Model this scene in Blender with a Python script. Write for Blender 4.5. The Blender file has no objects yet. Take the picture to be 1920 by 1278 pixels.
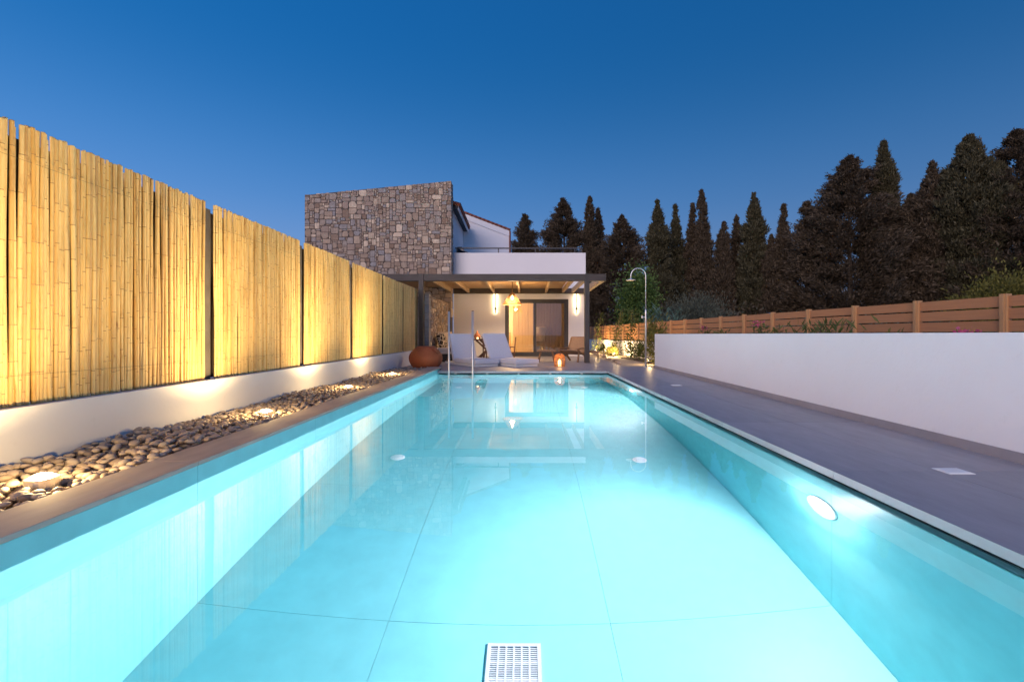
import bpy, bmesh, math, random
import numpy as np
from mathutils import Matrix, Vector

random.seed(7)
RNG = np.random.default_rng(11)
PI = math.pi
R = math.radians
S = bpy.context.scene
COL = S.collection

# ------------------------------------------------------------------ camera
cam_d = bpy.data.cameras.new('camera')
cam_d.sensor_width = 36.0
cam_d.lens = 16.0
cam_d.shift_x = -25 / 1920
cam_d.shift_y = -12 / 1920
cam_d.clip_start = 0.05
cam_d.clip_end = 2000
cam = bpy.data.objects.new('camera', cam_d)
COL.objects.link(cam)
cam.location = (0, 0, 0.9)
cam.rotation_euler = (PI / 2, 0, 0)
S.camera = cam

# ------------------------------------------------------------------ sky and sun
SUN_ROT, SUN_EL, WEST = 207, 1.0, 250
world = bpy.data.worlds.new('World')
S.world = world
world.use_nodes = True
wn = world.node_tree
sky = wn.nodes.new('ShaderNodeTexSky')
sky.sky_type = 'NISHITA'
sky.sun_disc = False
sky.sun_elevation = R(SUN_EL)
sky.sun_rotation = R(SUN_ROT)
sky.ozone_density = 3.0
sky.air_density = 1.0
sky.dust_density = 0.6
# dusk sky: smooth vertical gradient, a little brighter all the way round towards the sunset side
wtc = wn.nodes.new('ShaderNodeTexCoord')
wsx = wn.nodes.new('ShaderNodeSeparateXYZ')
wn.links.new(wtc.outputs['Generated'], wsx.inputs[0])
wr = wn.nodes.new('ShaderNodeValToRGB')
_st = [(0.0, (0.30, 0.36, 0.62)), (0.12, (0.20, 0.33, 0.63)), (0.26, (0.075, 0.255, 0.620)), (0.44, (0.006, 0.140, 0.430)), (0.62, (0.004, 0.120, 0.400)), (1.0, (0.006, 0.11, 0.37))]
while len(wr.color_ramp.elements) < len(_st):
    wr.color_ramp.elements.new(0.5)
for _e, (_p, _c) in zip(wr.color_ramp.elements, _st):
    _e.position = _p
    _e.color = (*_c, 1)
wr.color_ramp.interpolation = 'B_SPLINE'
wn.links.new(wsx.outputs[2], wr.inputs[0])
wdot = wn.nodes.new('ShaderNodeVectorMath')
wdot.operation = 'DOT_PRODUCT'
wn.links.new(wtc.outputs['Generated'], wdot.inputs[0])
wdot.inputs[1].default_value = (math.sin(R(WEST)), math.cos(R(WEST)), 0)
wmad = wn.nodes.new('ShaderNodeMath')
wmad.operation = 'MULTIPLY_ADD'
wmad.inputs[1].default_value = 0.34
wmad.inputs[2].default_value = 1.0
wn.links.new(wdot.outputs['Value'], wmad.inputs[0])
wsc = wn.nodes.new('ShaderNodeVectorMath')
wsc.operation = 'SCALE'
wn.links.new(wr.outputs[0], wsc.inputs[0])
wn.links.new(wmad.outputs[0], wsc.inputs['Scale'])
bg1 = wn.nodes['Background']
wn.links.new(wsc.outputs[0], bg1.inputs[0])
bg1.inputs[1].default_value = 0.92
bg2 = wn.nodes.new('ShaderNodeBackground')
wn.links.new(sky.outputs[0], bg2.inputs[0])
bg2.inputs[1].default_value = 0.035
wadd = wn.nodes.new('ShaderNodeAddShader')
wn.links.new(bg1.outputs[0], wadd.inputs[0])
wn.links.new(bg2.outputs[0], wadd.inputs[1])
wn.links.new(wadd.outputs[0], wn.nodes['World Output'].inputs[0])

sun_d = bpy.data.lights.new('sun', 'SUN')
sun_d.energy = 2.3
sun_d.angle = R(50)
sun_d.color = (1.0, 0.77, 0.72)
sun = bpy.data.objects.new('sun', sun_d)
COL.objects.link(sun)
_el = R(16)
_ds = Vector((math.sin(R(SUN_ROT)) * math.cos(_el), math.cos(R(SUN_ROT)) * math.cos(_el), math.sin(_el)))
sun.rotation_euler = _ds.to_track_quat('Z', 'Y').to_euler()
sun.location = (-8, -10, 12)

S.view_settings.view_transform = 'Standard'
S.view_settings.look = 'None'
S.view_settings.exposure = 0.0
S.view_settings.gamma = 1.0
S.view_settings.use_curve_mapping = False
cy = S.cycles
cy.use_denoising = True
cy.denoiser = 'OPENIMAGEDENOISE'
cy.max_bounces = 12
cy.diffuse_bounces = 6
cy.glossy_bounces = 5
cy.transmission_bounces = 8
cy.transparent_max_bounces = 12
cy.volume_bounces = 0
cy.caustics_reflective = False
cy.caustics_refractive = True
cy.sample_clamp_indirect = 6.0
cy.blur_glossy = 0.5


# ------------------------------------------------------------------ materials
def newmat(name):
    m = bpy.data.materials.new(name)
    m.use_nodes = True
    nt = m.node_tree
    return m, nt, nt.nodes['Principled BSDF'], nt.nodes['Material Output']


def nd(nt, t, **kw):
    n = nt.nodes.new(t)
    for k, v in kw.items():
        if k in n.inputs:
            n.inputs[k].default_value = v
        else:
            setattr(n, k, v)
    return n


def coords(nt, scale=(1, 1, 1), space='Object'):
    tc = nt.nodes.new('ShaderNodeTexCoord')
    mp = nt.nodes.new('ShaderNodeMapping')
    mp.inputs['Scale'].default_value = scale
    nt.links.new(tc.outputs[space], mp.inputs['Vector'])
    return mp.outputs[0]


def ramp(nt, fac, stops):
    r = nt.nodes.new('ShaderNodeValToRGB')
    e = r.color_ramp.elements
    while len(e) < len(stops):
        e.new(0.5)
    for el, (p, c) in zip(e, stops):
        el.position = p
        el.color = (*c, 1)
    nt.links.new(fac, r.inputs[0])
    return r.outputs[0]


def noise(nt, vec, scale, detail=4, rough=0.55):
    n = nd(nt, 'ShaderNodeTexNoise')
    n.inputs['Scale'].default_value = scale
    n.inputs['Detail'].default_value = detail
    n.inputs['Roughness'].default_value = rough
    nt.links.new(vec, n.inputs['Vector'])
    return n.outputs['Fac']


def mixc(nt, fac, a, b, mode='MIX'):
    m = nt.nodes.new('ShaderNodeMix')
    m.data_type = 'RGBA'
    m.blend_type = mode
    for sock, v in ((m.inputs[0], fac), (m.inputs[6], a), (m.inputs[7], b)):
        if isinstance(v, (int, float)):
            sock.default_value = v
        elif isinstance(v, tuple):
            sock.default_value = (*v, 1)
        else:
            nt.links.new(v, sock)
    return m.outputs[2]


def bump(nt, bsdf, h, strength=0.2, dist=0.01):
    b = nt.nodes.new('ShaderNodeBump')
    b.inputs['Strength'].default_value = strength
    b.inputs['Distance'].default_value = dist
    nt.links.new(h, b.inputs['Height'])
    nt.links.new(b.outputs[0], bsdf.inputs['Normal'])


def piece_random(nt):
    g = nt.nodes.new('ShaderNodeNewGeometry')
    oi = nt.nodes.new('ShaderNodeObjectInfo')
    a = nd(nt, 'ShaderNodeMath', operation='ADD')
    nt.links.new(g.outputs['Random Per Island'], a.inputs[0])
    nt.links.new(oi.outputs['Random'], a.inputs[1])
    f = nd(nt, 'ShaderNodeMath', operation='FRACT')
    nt.links.new(a.outputs[0], f.inputs[0])
    return f.outputs[0]


def simple(name, col, rough=0.6, metal=0.0, var=0.12, scale=8, bmp=0.1, stretch=(1, 1, 1), spec=0.5):
    m, nt, b, o = newmat(name)
    v = coords(nt, stretch)
    n = noise(nt, v, scale, 6)
    dark = tuple(c * (1 - var) for c in col)
    lite = tuple(min(1, c * (1 + var)) for c in col)
    nt.links.new(ramp(nt, n, [(0.3, dark), (0.7, lite)]), b.inputs['Base Color'])
    b.inputs['Roughness'].default_value = rough
    b.inputs['Metallic'].default_value = metal
    b.inputs['Specular IOR Level'].default_value = spec
    if bmp:
        bump(nt, b, noise(nt, v, scale * 6, 5), bmp, 0.005)
    return m


def pieces(name, stops, rough=0.8, var=0.25, scale=14, bmp=0.5, dist=0.01, stretch=(1, 1, 1)):
    m, nt, b, o = newmat(name)
    v = coords(nt, stretch)
    base = ramp(nt, piece_random(nt), stops)
    n = noise(nt, v, scale, 6, 0.65)
    mul = ramp(nt, n, [(0.25, (1 - var,) * 3), (0.75, (1 + var * 0.6,) * 3)])
    nt.links.new(mixc(nt, 1.0, base, mul, 'MULTIPLY'), b.inputs['Base Color'])
    b.inputs['Roughness'].default_value = rough
    if bmp:
        bump(nt, b, noise(nt, v, scale * 3, 6), bmp, dist)
    return m


def emitter(name, col, strength):
    m, nt, b, o = newmat(name)
    nt.nodes.remove(b)
    e = nt.nodes.new('ShaderNodeEmission')
    e.inputs[0].default_value = (*col, 1)
    e.inputs[1].default_value = strength
    nt.links.new(e.outputs[0], o.inputs[0])
    return m


def translucent(name, col, fac=0.5, stretch=(1, 1, 1), scale=30):
    m, nt, b, o = newmat(name)
    v = coords(nt, stretch)
    c = ramp(nt, noise(nt, v, scale, 4), [(0.3, tuple(x * 0.85 for x in col)), (0.7, col)])
    nt.links.new(c, b.inputs['Base Color'])
    b.inputs['Roughness'].default_value = 0.9
    t = nt.nodes.new('ShaderNodeBsdfTranslucent')
    nt.links.new(c, t.inputs[0])
    mx = nt.nodes.new('ShaderNodeMixShader')
    mx.inputs[0].default_value = fac
    nt.links.new(b.outputs[0], mx.inputs[1])
    nt.links.new(t.outputs[0], mx.inputs[2])
    nt.links.new(mx.outputs[0], o.inputs[0])
    return m


M = {}
m, nt, b, o = newmat('white_plaster')
v = coords(nt)
big = noise(nt, v, 0.9, 5, 0.6)
fine = noise(nt, v, 9.0, 6, 0.7)
c1 = ramp(nt, big, [(0.3, (0.80, 0.80, 0.805)), (0.55, (0.825, 0.825, 0.83)), (0.75, (0.84, 0.84, 0.85))])
c2 = mixc(nt, 1.0, c1, ramp(nt, fine, [(0.25, (0.95, 0.948, 0.94)), (0.40, (1, 1, 1))]), 'MULTIPLY')
nt.links.new(c2, b.inputs['Base Color'])
b.inputs['Roughness'].default_value = 0.85
bump(nt, b, noise(nt, v, 26, 6, 0.65), 0.25, 0.006)
M['plaster'] = m
M['deck'] = pieces('grey_porcelain', [(0.0, (0.285, 0.275, 0.30)), (0.5, (0.315, 0.305, 0.335)), (1.0, (0.335, 0.32, 0.345))], 0.45, 0.20, 3.0, 0.12, 0.003, stretch=(3, 0.7, 1))
M['coping'] = simple('beige_porcelain', (0.37, 0.31, 0.27), 0.8, var=0.12, scale=4.0, bmp=0.05, stretch=(3, 0.8, 1))
M['pooltile'] = simple('pale_pool_tile', (0.185, 0.55, 0.575), 0.5, var=0.06, scale=6.0, bmp=0.04)
M['grout'] = simple('pool_grout', (0.17, 0.47, 0.50), 0.9, var=0.1)
M['channel'] = simple('dark_channel', (0.012, 0.014, 0.015), 0.8, var=0.1)
M['soil'] = simple('brown_soil', (0.10, 0.075, 0.055), 0.95, var=0.4, scale=12, bmp=0.6)
M['ground'] = simple('dry_ground', (0.16, 0.13, 0.09), 0.95, var=0.35, scale=1.2, bmp=0.5)
M['path'] = simple('sandy_path', (0.42, 0.35, 0.27), 0.95, var=0.25, scale=18, bmp=0.5)
M['pebble'] = pieces('river_pebble', [(0.0, (0.24, 0.18, 0.13)), (0.25, (0.40, 0.31, 0.23)), (0.5, (0.50, 0.40, 0.31)),
                                      (0.75, (0.36, 0.30, 0.25)), (1.0, (0.58, 0.48, 0.38))], 0.65, 0.25, 18, 0.25, 0.004)
M['stone'] = pieces('rubble_stone', [(0.0, (0.260, 0.178, 0.124)), (0.2, (0.401, 0.310, 0.232)), (0.4, (0.319, 0.305, 0.302)),
                                     (0.55, (0.472, 0.362, 0.265)), (0.72, (0.354, 0.270, 0.216)), (0.88, (0.531, 0.414, 0.302)),
                                     (0.96, (0.684, 0.552, 0.410))], 0.9, 0.28, 7, 0.8, 0.02)
M['mortar'] = simple('dark_mortar', (0.12, 0.10, 0.085), 0.95, var=0.2, scale=10, bmp=0.4)
M['quoin'] = pieces('grey_quoin', [(0.0, (0.24, 0.24, 0.26)), (0.5, (0.32, 0.29, 0.26)), (1.0, (0.22, 0.225, 0.25))], 0.9, 0.2, 9, 0.6)
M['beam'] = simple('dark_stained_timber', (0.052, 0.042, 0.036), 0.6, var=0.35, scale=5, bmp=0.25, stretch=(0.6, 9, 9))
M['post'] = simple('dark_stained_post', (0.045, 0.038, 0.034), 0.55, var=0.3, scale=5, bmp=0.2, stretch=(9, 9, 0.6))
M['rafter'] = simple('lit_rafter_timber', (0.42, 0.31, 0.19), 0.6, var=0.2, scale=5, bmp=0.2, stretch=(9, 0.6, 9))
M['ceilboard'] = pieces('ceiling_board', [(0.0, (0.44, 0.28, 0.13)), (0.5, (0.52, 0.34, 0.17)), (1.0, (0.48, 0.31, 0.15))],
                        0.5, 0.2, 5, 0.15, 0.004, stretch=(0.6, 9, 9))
M['slat'] = pieces('composite_slat', [(0.0, (0.40, 0.19, 0.085)), (0.5, (0.46, 0.225, 0.10)), (1.0, (0.43, 0.20, 0.09))],
                   0.65, 0.14, 6, 0.15, 0.003, stretch=(9, 0.5, 14))
M['slatpost'] = simple('composite_post', (0.47, 0.27, 0.125), 0.5, var=0.15, scale=6, bmp=0.15, stretch=(14, 14, 0.5))  # tan posts, lightened so the colour carries a golden lamp sheen
M['teak'] = simple('teak', (0.27, 0.15, 0.075), 0.5, var=0.25, scale=7, bmp=0.15, stretch=(6, 1, 6))
M['darkwood'] = simple('dark_wood', (0.13, 0.06, 0.035), 0.5, var=0.3, scale=7, bmp=0.15, stretch=(6, 1, 6))
M['weave'] = simple('woven_cord', (0.30, 0.19, 0.115), 0.8, var=0.3, scale=60, bmp=0.5)
M['rattan'] = translucent('rattan', (0.33, 0.185, 0.08), 0.25)
M['lanternweave'] = translucent('orange_rattan', (0.62, 0.32, 0.13), 0.4)
M['steel'] = simple('brushed_steel', (0.80, 0.78, 0.73), 0.38, 0.85, var=0.05, bmp=0.02)
M['blackmetal'] = simple('black_metal', (0.02, 0.02, 0.021), 0.45, 0.3, var=0.2, bmp=0.05)
M['darkframe'] = simple('anthracite_frame', (0.045, 0.043, 0.042), 0.45, var=0.15, bmp=0.05)
M['fencepost'] = simple('taupe_fence_post', (0.085, 0.072, 0.058), 0.7, var=0.35, scale=4, bmp=0.15)
M['fabric'] = simple('white_outdoor_fabric', (0.72, 0.72, 0.76), 0.9, var=0.04, scale=30, bmp=0.25)
M['cushion'] = simple('cream_cushion', (0.62, 0.55, 0.50), 0.95, var=0.06, scale=30, bmp=0.25)
M['beigepillow'] = simple('beige_pillow', (0.46, 0.37, 0.28), 0.95, var=0.12, scale=40, bmp=0.3)
M['terracotta'] = simple('terracotta_weave', (0.36, 0.10, 0.035), 0.75, var=0.22, scale=35, bmp=0.5, stretch=(1, 1, 5))
M['claypot'] = simple('orange_clay', (0.50, 0.17, 0.06), 0.6, var=0.2)
M['whiteplastic'] = simple('white_plastic', (0.80, 0.82, 0.82), 0.4, var=0.02, bmp=0)
M['rooftile'] = simple('red_clay_tile', (0.27, 0.085, 0.05), 0.85, var=0.3, scale=9, bmp=0.3)
M['pipe'] = simple('red_brown_pipe', (0.22, 0.07, 0.04), 0.5, var=0.15)
M['solar'] = simple('solar_glass', (0.03, 0.05, 0.10), 0.12, var=0.2, bmp=0)
M['interior'] = simple('warm_interior_wall', (0.70, 0.58, 0.42), 0.9, var=0.05)
M['roomwood'] = simple('interior_oak', (0.42, 0.26, 0.12), 0.6, var=0.25, stretch=(1, 8, 8))
M['sheer'] = translucent('sheer_curtain', (0.80, 0.66, 0.46), 0.6, (8, 8, 0.4), 12)
M['dimcurtain'] = translucent('taupe_dim_curtain', (0.34, 0.27, 0.20), 0.3, (8, 8, 0.4), 12)  # darker taupe: the weaker light on this curtain is put into its colour
M['drumshade'] = translucent('white_lit_drum', (0.85, 0.78, 0.66), 0.6)
M['trunk'] = simple('grey_brown_bark', (0.10, 0.075, 0.055), 0.95, var=0.35, scale=8, bmp=0.6, stretch=(4, 4, 0.6))
M['stake'] = simple('bamboo_stake', (0.40, 0.28, 0.12), 0.7, var=0.2)
M['lens_warm'] = emitter('warm_lamp_lens', (1.0, 0.72, 0.36), 50)
M['lens_pool'] = emitter('white_pool_lens', (0.92, 0.98, 1.0), 12)
M['strip'] = emitter('warm_led_strip', (1.0, 0.70, 0.36), 58)
M['bulb'] = emitter('warm_bulb', (1.0, 0.72, 0.40), 14)
M['candle'] = emitter('candle_glow', (1.0, 0.62, 0.24), 5)


def leafmat(name, a, b_, rough=0.6):
    m, nt, b, o = newmat(name)
    g = nt.nodes.new('ShaderNodeNewGeometry')
    c = ramp(nt, g.outputs['Random Per Island'], [(0.0, a), (1.0, b_)])
    nt.links.new(c, b.inputs['Base Color'])
    b.inputs['Roughness'].default_value = rough
    b.inputs['Specular IOR Level'].default_value = 0.25
    t = nt.nodes.new('ShaderNodeBsdfTranslucent')
    nt.links.new(c, t.inputs[0])
    mx = nt.nodes.new('ShaderNodeMixShader')
    mx.inputs[0].default_value = 0.2
    nt.links.new(b.outputs[0], mx.inputs[1])
    nt.links.new(t.outputs[0], mx.inputs[2])
    nt.links.new(mx.outputs[0], o.inputs[0])
    return m


M['cypress'] = leafmat('cypress_foliage', (0.055, 0.042, 0.028), (0.150, 0.114, 0.072))
M['cypress_green'] = leafmat('green_cypress_foliage', (0.05, 0.047, 0.026), (0.135, 0.122, 0.065))
M['leaf_green'] = leafmat('green_leaf', (0.07, 0.13, 0.030), (0.16, 0.25, 0.07))
M['leaf_olive'] = leafmat('olive_leaf', (0.065, 0.082, 0.058), (0.16, 0.18, 0.13))
M['leaf_blue'] = leafmat('blue_green_reed', (0.08, 0.15, 0.115), (0.16, 0.27, 0.21))
M['leaf_yellow'] = leafmat('yellow_green_leaf', (0.12, 0.12, 0.025), (0.22, 0.20, 0.05))
M['leaf_vine'] = leafmat('climber_leaf', (0.06, 0.085, 0.022), (0.14, 0.16, 0.05))
M['petal'] = leafmat('pink_petal', (0.45, 0.06, 0.14), (0.60, 0.15, 0.25))

# bamboo: golden culms, per-cane tint, brown blotches
m, nt, b, o = newmat('bamboo_culm')
v = coords(nt, (1, 1, 0.25))
oi = nt.nodes.new('ShaderNodeObjectInfo')
base = ramp(nt, oi.outputs['Random'], [(0.0, (0.54, 0.36, 0.13)), (0.2, (0.68, 0.49, 0.20)), (0.45, (0.74, 0.55, 0.25)), (0.6, (0.62, 0.43, 0.17)),
                                       (0.78, (0.70, 0.50, 0.20)), (0.86, (0.50, 0.33, 0.13)), (0.93, (0.52, 0.35, 0.15)), (1.0, (0.62, 0.37, 0.09))])
addv = nt.nodes.new('ShaderNodeVectorMath')
addv.operation = 'ADD'
nt.links.new(v, addv.inputs[0])
cmb = nt.nodes.new('ShaderNodeCombineXYZ')
mulr = nd(nt, 'ShaderNodeMath', operation='MULTIPLY')
mulr.inputs[1].default_value = 37.0
nt.links.new(oi.outputs['Random'], mulr.inputs[0])
nt.links.new(mulr.outputs[0], cmb.inputs[0])
nt.links.new(mulr.outputs[0], cmb.inputs[2])
nt.links.new(cmb.outputs[0], addv.inputs[1])
blot = noise(nt, addv.outputs[0], 14, 5, 0.7)
c1 = mixc(nt, 1.0, base, ramp(nt, blot, [(0.27, (0.42, 0.30, 0.20)), (0.38, (0.84, 0.79, 0.70)), (0.50, (0.98, 0.96, 0.93)), (0.72, (1.08, 1.05, 1.0))]), 'MULTIPLY')
nt.links.new(c1, b.inputs['Base Color'])
b.inputs['Roughness'].default_value = 0.55
M['bamboo'] = m
M['bamboonode'] = simple('bamboo_node', (0.33, 0.20, 0.08), 0.7, var=0.3, scale=20, bmp=0.1)
M['gapdark'] = simple('dark_backing', (0.035, 0.025, 0.016), 0.95, var=0.2)  # dark sheet added behind the canes to darken the gaps between them

# water
m, nt, b, o = newmat('pool_water')
b.inputs['Base Color'].default_value = (1, 1, 1, 1)
b.inputs['Roughness'].default_value = 0.0
b.inputs['IOR'].default_value = 1.333
b.inputs['Transmission Weight'].default_value = 1.0
v = coords(nt)
bump(nt, b, noise(nt, v, 1.3, 2, 0.4), 0.012, 0.02)
va = nt.nodes.new('ShaderNodeVolumeAbsorption')
va.inputs[0].default_value = (0.60, 0.875, 0.925, 1)
va.inputs[1].default_value = 0.27
nt.links.new(va.outputs[0], o.inputs['Volume'])
M['water'] = m

# window glass
m, nt, b, o = newmat('window_glass')
nt.nodes.remove(b)
gl = nd(nt, 'ShaderNodeBsdfGlossy')
gl.inputs['Roughness'].default_value = 0.02
tr = nd(nt, 'ShaderNodeBsdfTransparent')
tr.inputs[0].default_value = (0.88, 0.88, 0.86, 1)
fr = nd(nt, 'ShaderNodeFresnel')
fr.inputs[0].default_value = 1.5
mx = nt.nodes.new('ShaderNodeMixShader')
ad = nd(nt, 'ShaderNodeMath', operation='MULTIPLY_ADD')
ad.inputs[1].default_value = 1.6
ad.inputs[2].default_value = 0.03
nt.links.new(fr.outputs[0], ad.inputs[0])
nt.links.new(ad.outputs[0], mx.inputs[0])
nt.links.new(tr.outputs[0], mx.inputs[1])
nt.links.new(gl.outputs[0], mx.inputs[2])
nt.links.new(mx.outputs[0], o.inputs[0])
M['glass'] = m

# black-and-cream patterned pillow
m, nt, b, o = newmat('patterned_pillow')
v = coords(nt)
vo = nd(nt, 'ShaderNodeTexVoronoi')
vo.feature = 'DISTANCE_TO_EDGE'
vo.inputs['Scale'].default_value = 7
nt.links.new(v, vo.inputs['Vector'])
nt.links.new(ramp(nt, vo.outputs['Distance'], [(0.05, (0.55, 0.46, 0.36)), (0.09, (0.02, 0.018, 0.016))]), b.inputs['Base Color'])
b.inputs['Roughness'].default_value = 0.95
M['pattern'] = m


# ------------------------------------------------------------------ mesh helpers
class MB:
    def __init__(s):
        s.v, s.f, s.mi = [], [], []

    def quadbox(s, c8, mi=0):
        n = len(s.v)
        s.v += [tuple(p) for p in c8]
        for q in ((0, 3, 2, 1), (4, 5, 6, 7), (0, 1, 5, 4), (1, 2, 6, 5), (2, 3, 7, 6), (3, 0, 4, 7)):
            s.f.append(tuple(n + i for i in q))
            s.mi.append(mi)
        return s

    def box(s, x0, x1, y0, y1, z0, z1, mi=0):
        return s.quadbox([(x0, y0, z0), (x1, y0, z0), (x1, y1, z0), (x0, y1, z0), (x0, y0, z1), (x1, y0, z1), (x1, y1, z1), (x0, y1, z1)], mi)

    def bar(s, p0, p1, w, h, up=(0, 0, 1), mi=0):
        p0, p1 = Vector(p0), Vector(p1)
        d = (p1 - p0).normalized()
        u = Vector(up)
        if abs(d.dot(u)) > 0.98:
            u = Vector((0, 1, 0))
        a = d.cross(u).normalized()
        b_ = a.cross(d).normalized()
        a, b_ = a * w / 2, b_ * h / 2
        return s.quadbox([p0 - a - b_, p0 + a - b_, p1 + a - b_, p1 - a - b_, p0 - a + b_, p0 + a + b_, p1 + a + b_, p1 - a + b_], mi)

    def tube(s, pts, r, n=8, mi=0, caps=True):
        pts = [Vector(p) for p in pts]
        rs = r if isinstance(r, (list, tuple)) else [r] * len(pts)
        base = len(s.v)
        ref = None
        for i, p in enumerate(pts):
            d = (pts[min(i + 1, len(pts) - 1)] - pts[max(i - 1, 0)]).normalized()
            if ref is None:
                ref = Vector((1, 0, 0)) if abs(d.x) < 0.9 else Vector((0, 1, 0))
            a = (ref - d * ref.dot(d)).normalized()
            ref = a
            b_ = d.cross(a)
            for k in range(n):
                t = 2 * PI * k / n
                s.v.append(tuple(p + (a * math.cos(t) + b_ * math.sin(t)) * rs[i]))
        for i in range(len(pts) - 1):
            for k in range(n):
                k2 = (k + 1) % n
                s.f.append((base + i * n + k, base + i * n + k2, base + (i + 1) * n + k2, base + (i + 1) * n + k))
                s.mi.append(mi)
        if caps:
            s.f.append(tuple(base + k for k in reversed(range(n))))
            s.f.append(tuple(base + (len(pts) - 1) * n + k for k in range(n)))
            s.mi += [mi, mi]
        return s

    def lathe(s, prof, c=(0, 0, 0), n=24, mi=0, closed=True):
        base = len(s.v)
        for (r, z) in prof:
            for k in range(n):
                t = 2 * PI * k / n
                s.v.append((c[0] + r * math.cos(t), c[1] + r * math.sin(t), c[2] + z))
        for i in range(len(prof) - 1):
            for k in range(n):
                k2 = (k + 1) % n
                s.f.append((base + i * n + k, base + i * n + k2, base + (i + 1) * n + k2, base + (i + 1) * n + k))
                s.mi.append(mi)
        if closed:
            s.f.append(tuple(base + k for k in reversed(range(n))))
            s.f.append(tuple(base + (len(prof) - 1) * n + k for k in range(n)))
            s.mi += [mi, mi]
        return s

    def raw(s, vs, fs, mi=0):
        n = len(s.v)
        s.v += [tuple(p) for p in vs]
        for f in fs:
            s.f.append(tuple(n + i for i in f))
            s.mi.append(mi)
        return s

    def mesh(s, name, mats, off=(0, 0, 0), smooth=False):
        me = bpy.data.meshes.new(name)
        me.from_pydata([(x - off[0], y - off[1], z - off[2]) for x, y, z in s.v], [], s.f)
        for mt in (mats if isinstance(mats, (list, tuple)) else [mats]):
            me.materials.append(M[mt])
        me.polygons.foreach_set('material_index', s.mi)
        if smooth:
            me.polygons.foreach_set('use_smooth', [True] * len(s.f))
        me.update()
        return me


def worldloc(o):
    p = Vector((0, 0, 0))
    while o is not None:
        p += o.location
        o = o.parent
    return p


def tag(o, label=None, cat=None, group=None, kind=None):
    if label:
        o['label'] = label
    if cat:
        o['category'] = cat
    if group:
        o['group'] = group
    if kind:
        o['kind'] = kind
    return o


def link(name, data, parent=None):
    o = bpy.data.objects.new(name, data)
    COL.objects.link(o)
    if parent is not None:
        o.parent = parent
    return o


def part(name, mb, mats, parent=None, local=False, smooth=False, bevel=0.0, kind=None, label=None):
    """one mesh object from world coordinates (or local ones), child of parent"""
    off = (0, 0, 0) if (parent is None or local) else worldloc(parent)
    me = mb.mesh(name, mats, off, smooth)
    o = link(name, me, parent)
    if bevel:
        bm = bmesh.new()
        bm.from_mesh(me)
        bmesh.ops.remove_doubles(bm, verts=bm.verts, dist=1e-5)
        bmesh.ops.bevel(bm, geom=list(bm.edges), offset=bevel, segments=2 if bevel < 0.02 else 4, profile=0.6, affect='EDGES', clamp_overlap=True)
        bm.to_mesh(me)
        bm.free()
        if bevel >= 0.02:
            me.polygons.foreach_set('use_smooth', [True] * len(me.polygons))
    if kind:
        o['kind'] = kind
    if label:
        o['label'] = label
    return o


def single(name, mb, mats, label, cat, group=None, base=None, **kw):
    """a thing that is one mesh; its origin goes to its base"""
    vs = np.array(mb.v)
    b = base or (float(vs[:, 0].mean()), float(vs[:, 1].mean()), float(vs[:, 2].min()))
    mb.v = [(x - b[0], y - b[1], z - b[2]) for x, y, z in mb.v]
    o = part(name, mb, mats, None, True, **kw)
    o.location = b
    return tag(o, label, cat, group)


def thing(name, loc, label, cat, group=None, rz=0.0):
    o = link(name, None)
    o.location = loc
    o.rotation_euler = (0, 0, rz)
    o.empty_display_size = 0.2
    return tag(o, label, cat, group)


def structure(name, mb, mats, **kw):
    return tag(part(name, mb, mats, **kw), kind='structure')


def lamp(name, kind, loc, energy, color, parent=None, target=None, **kw):
    d = bpy.data.lights.new(name, kind)
    d.energy = energy
    d.color = color
    for k, v_ in kw.items():
        setattr(d, k, v_)
    o = link(name, d, parent)
    off = worldloc(parent) if parent is not None else Vector((0, 0, 0))
    o.location = Vector(loc) - off
    if target is not None:
        o.rotation_euler = (Vector(loc) - Vector(target)).to_track_quat('Z', 'Y').to_euler()
    return o


WARM = (1.0, 0.66, 0.30)

# ------------------------------------------------------------------ ground
PX0, PX1, PY0, PY1 = -2.16, 2.02, 0.35, 11.2
WZ = -0.076           # water level
FZ = -1.876           # pool floor
hx0, hx1, hy0, hy1 = -2.46, 2.42, 0.05, 11.55
B = 600
g = MB()
g.raw([(-B, -B, -0.09), (B, -B, -0.09), (B, B, -0.09), (-B, B, -0.09), (hx0, hy0, -0.09), (hx1, hy0, -0.09), (hx1, hy1, -0.09), (hx0, hy1, -0.09)],
      [(0, 1, 5, 4), (1, 2, 6, 5), (2, 3, 7, 6), (3, 0, 4, 7)])
structure('ground', g, 'ground')

# ------------------------------------------------------------------ pool basin
pool = structure('swimming_pool', MB().box(PX0 - 0.28, PX1 + 0.38, PY0 - 0.28, PY1 + 0.34, FZ - 0.2, FZ - 0.012)
                 .box(PX0 - 0.28, PX0 - 0.012, PY0 - 0.28, PY1 + 0.34, FZ - 0.012, 0.036)
                 .box(PX1 + 0.012, PX1 + 0.05, PY0 - 0.28, PY1 + 0.05, FZ - 0.012, -0.112)
                 .box(PX0 - 0.012, PX1 + 0.012, PY1 + 0.012, PY1 + 0.05, FZ - 0.012, -0.112)
                 .box(PX0 - 0.012, PX1 + 0.012, PY0 - 0.28, PY0 - 0.012, FZ - 0.012, -0.06), 'grout')
xs = [PX0, -0.90, 0.56, PX1]
ys = [PY0, 1.32, 3.0, 4.68, 6.36, 8.04, 9.72, PY1]
J = 0.0012
for i in range(3):
    for j in range(7):
        part('floor_tile', MB().box(xs[i] + J, xs[i + 1] - J, ys[j] + J, ys[j + 1] - J, FZ - 0.012, FZ), 'pooltile', pool)
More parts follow.
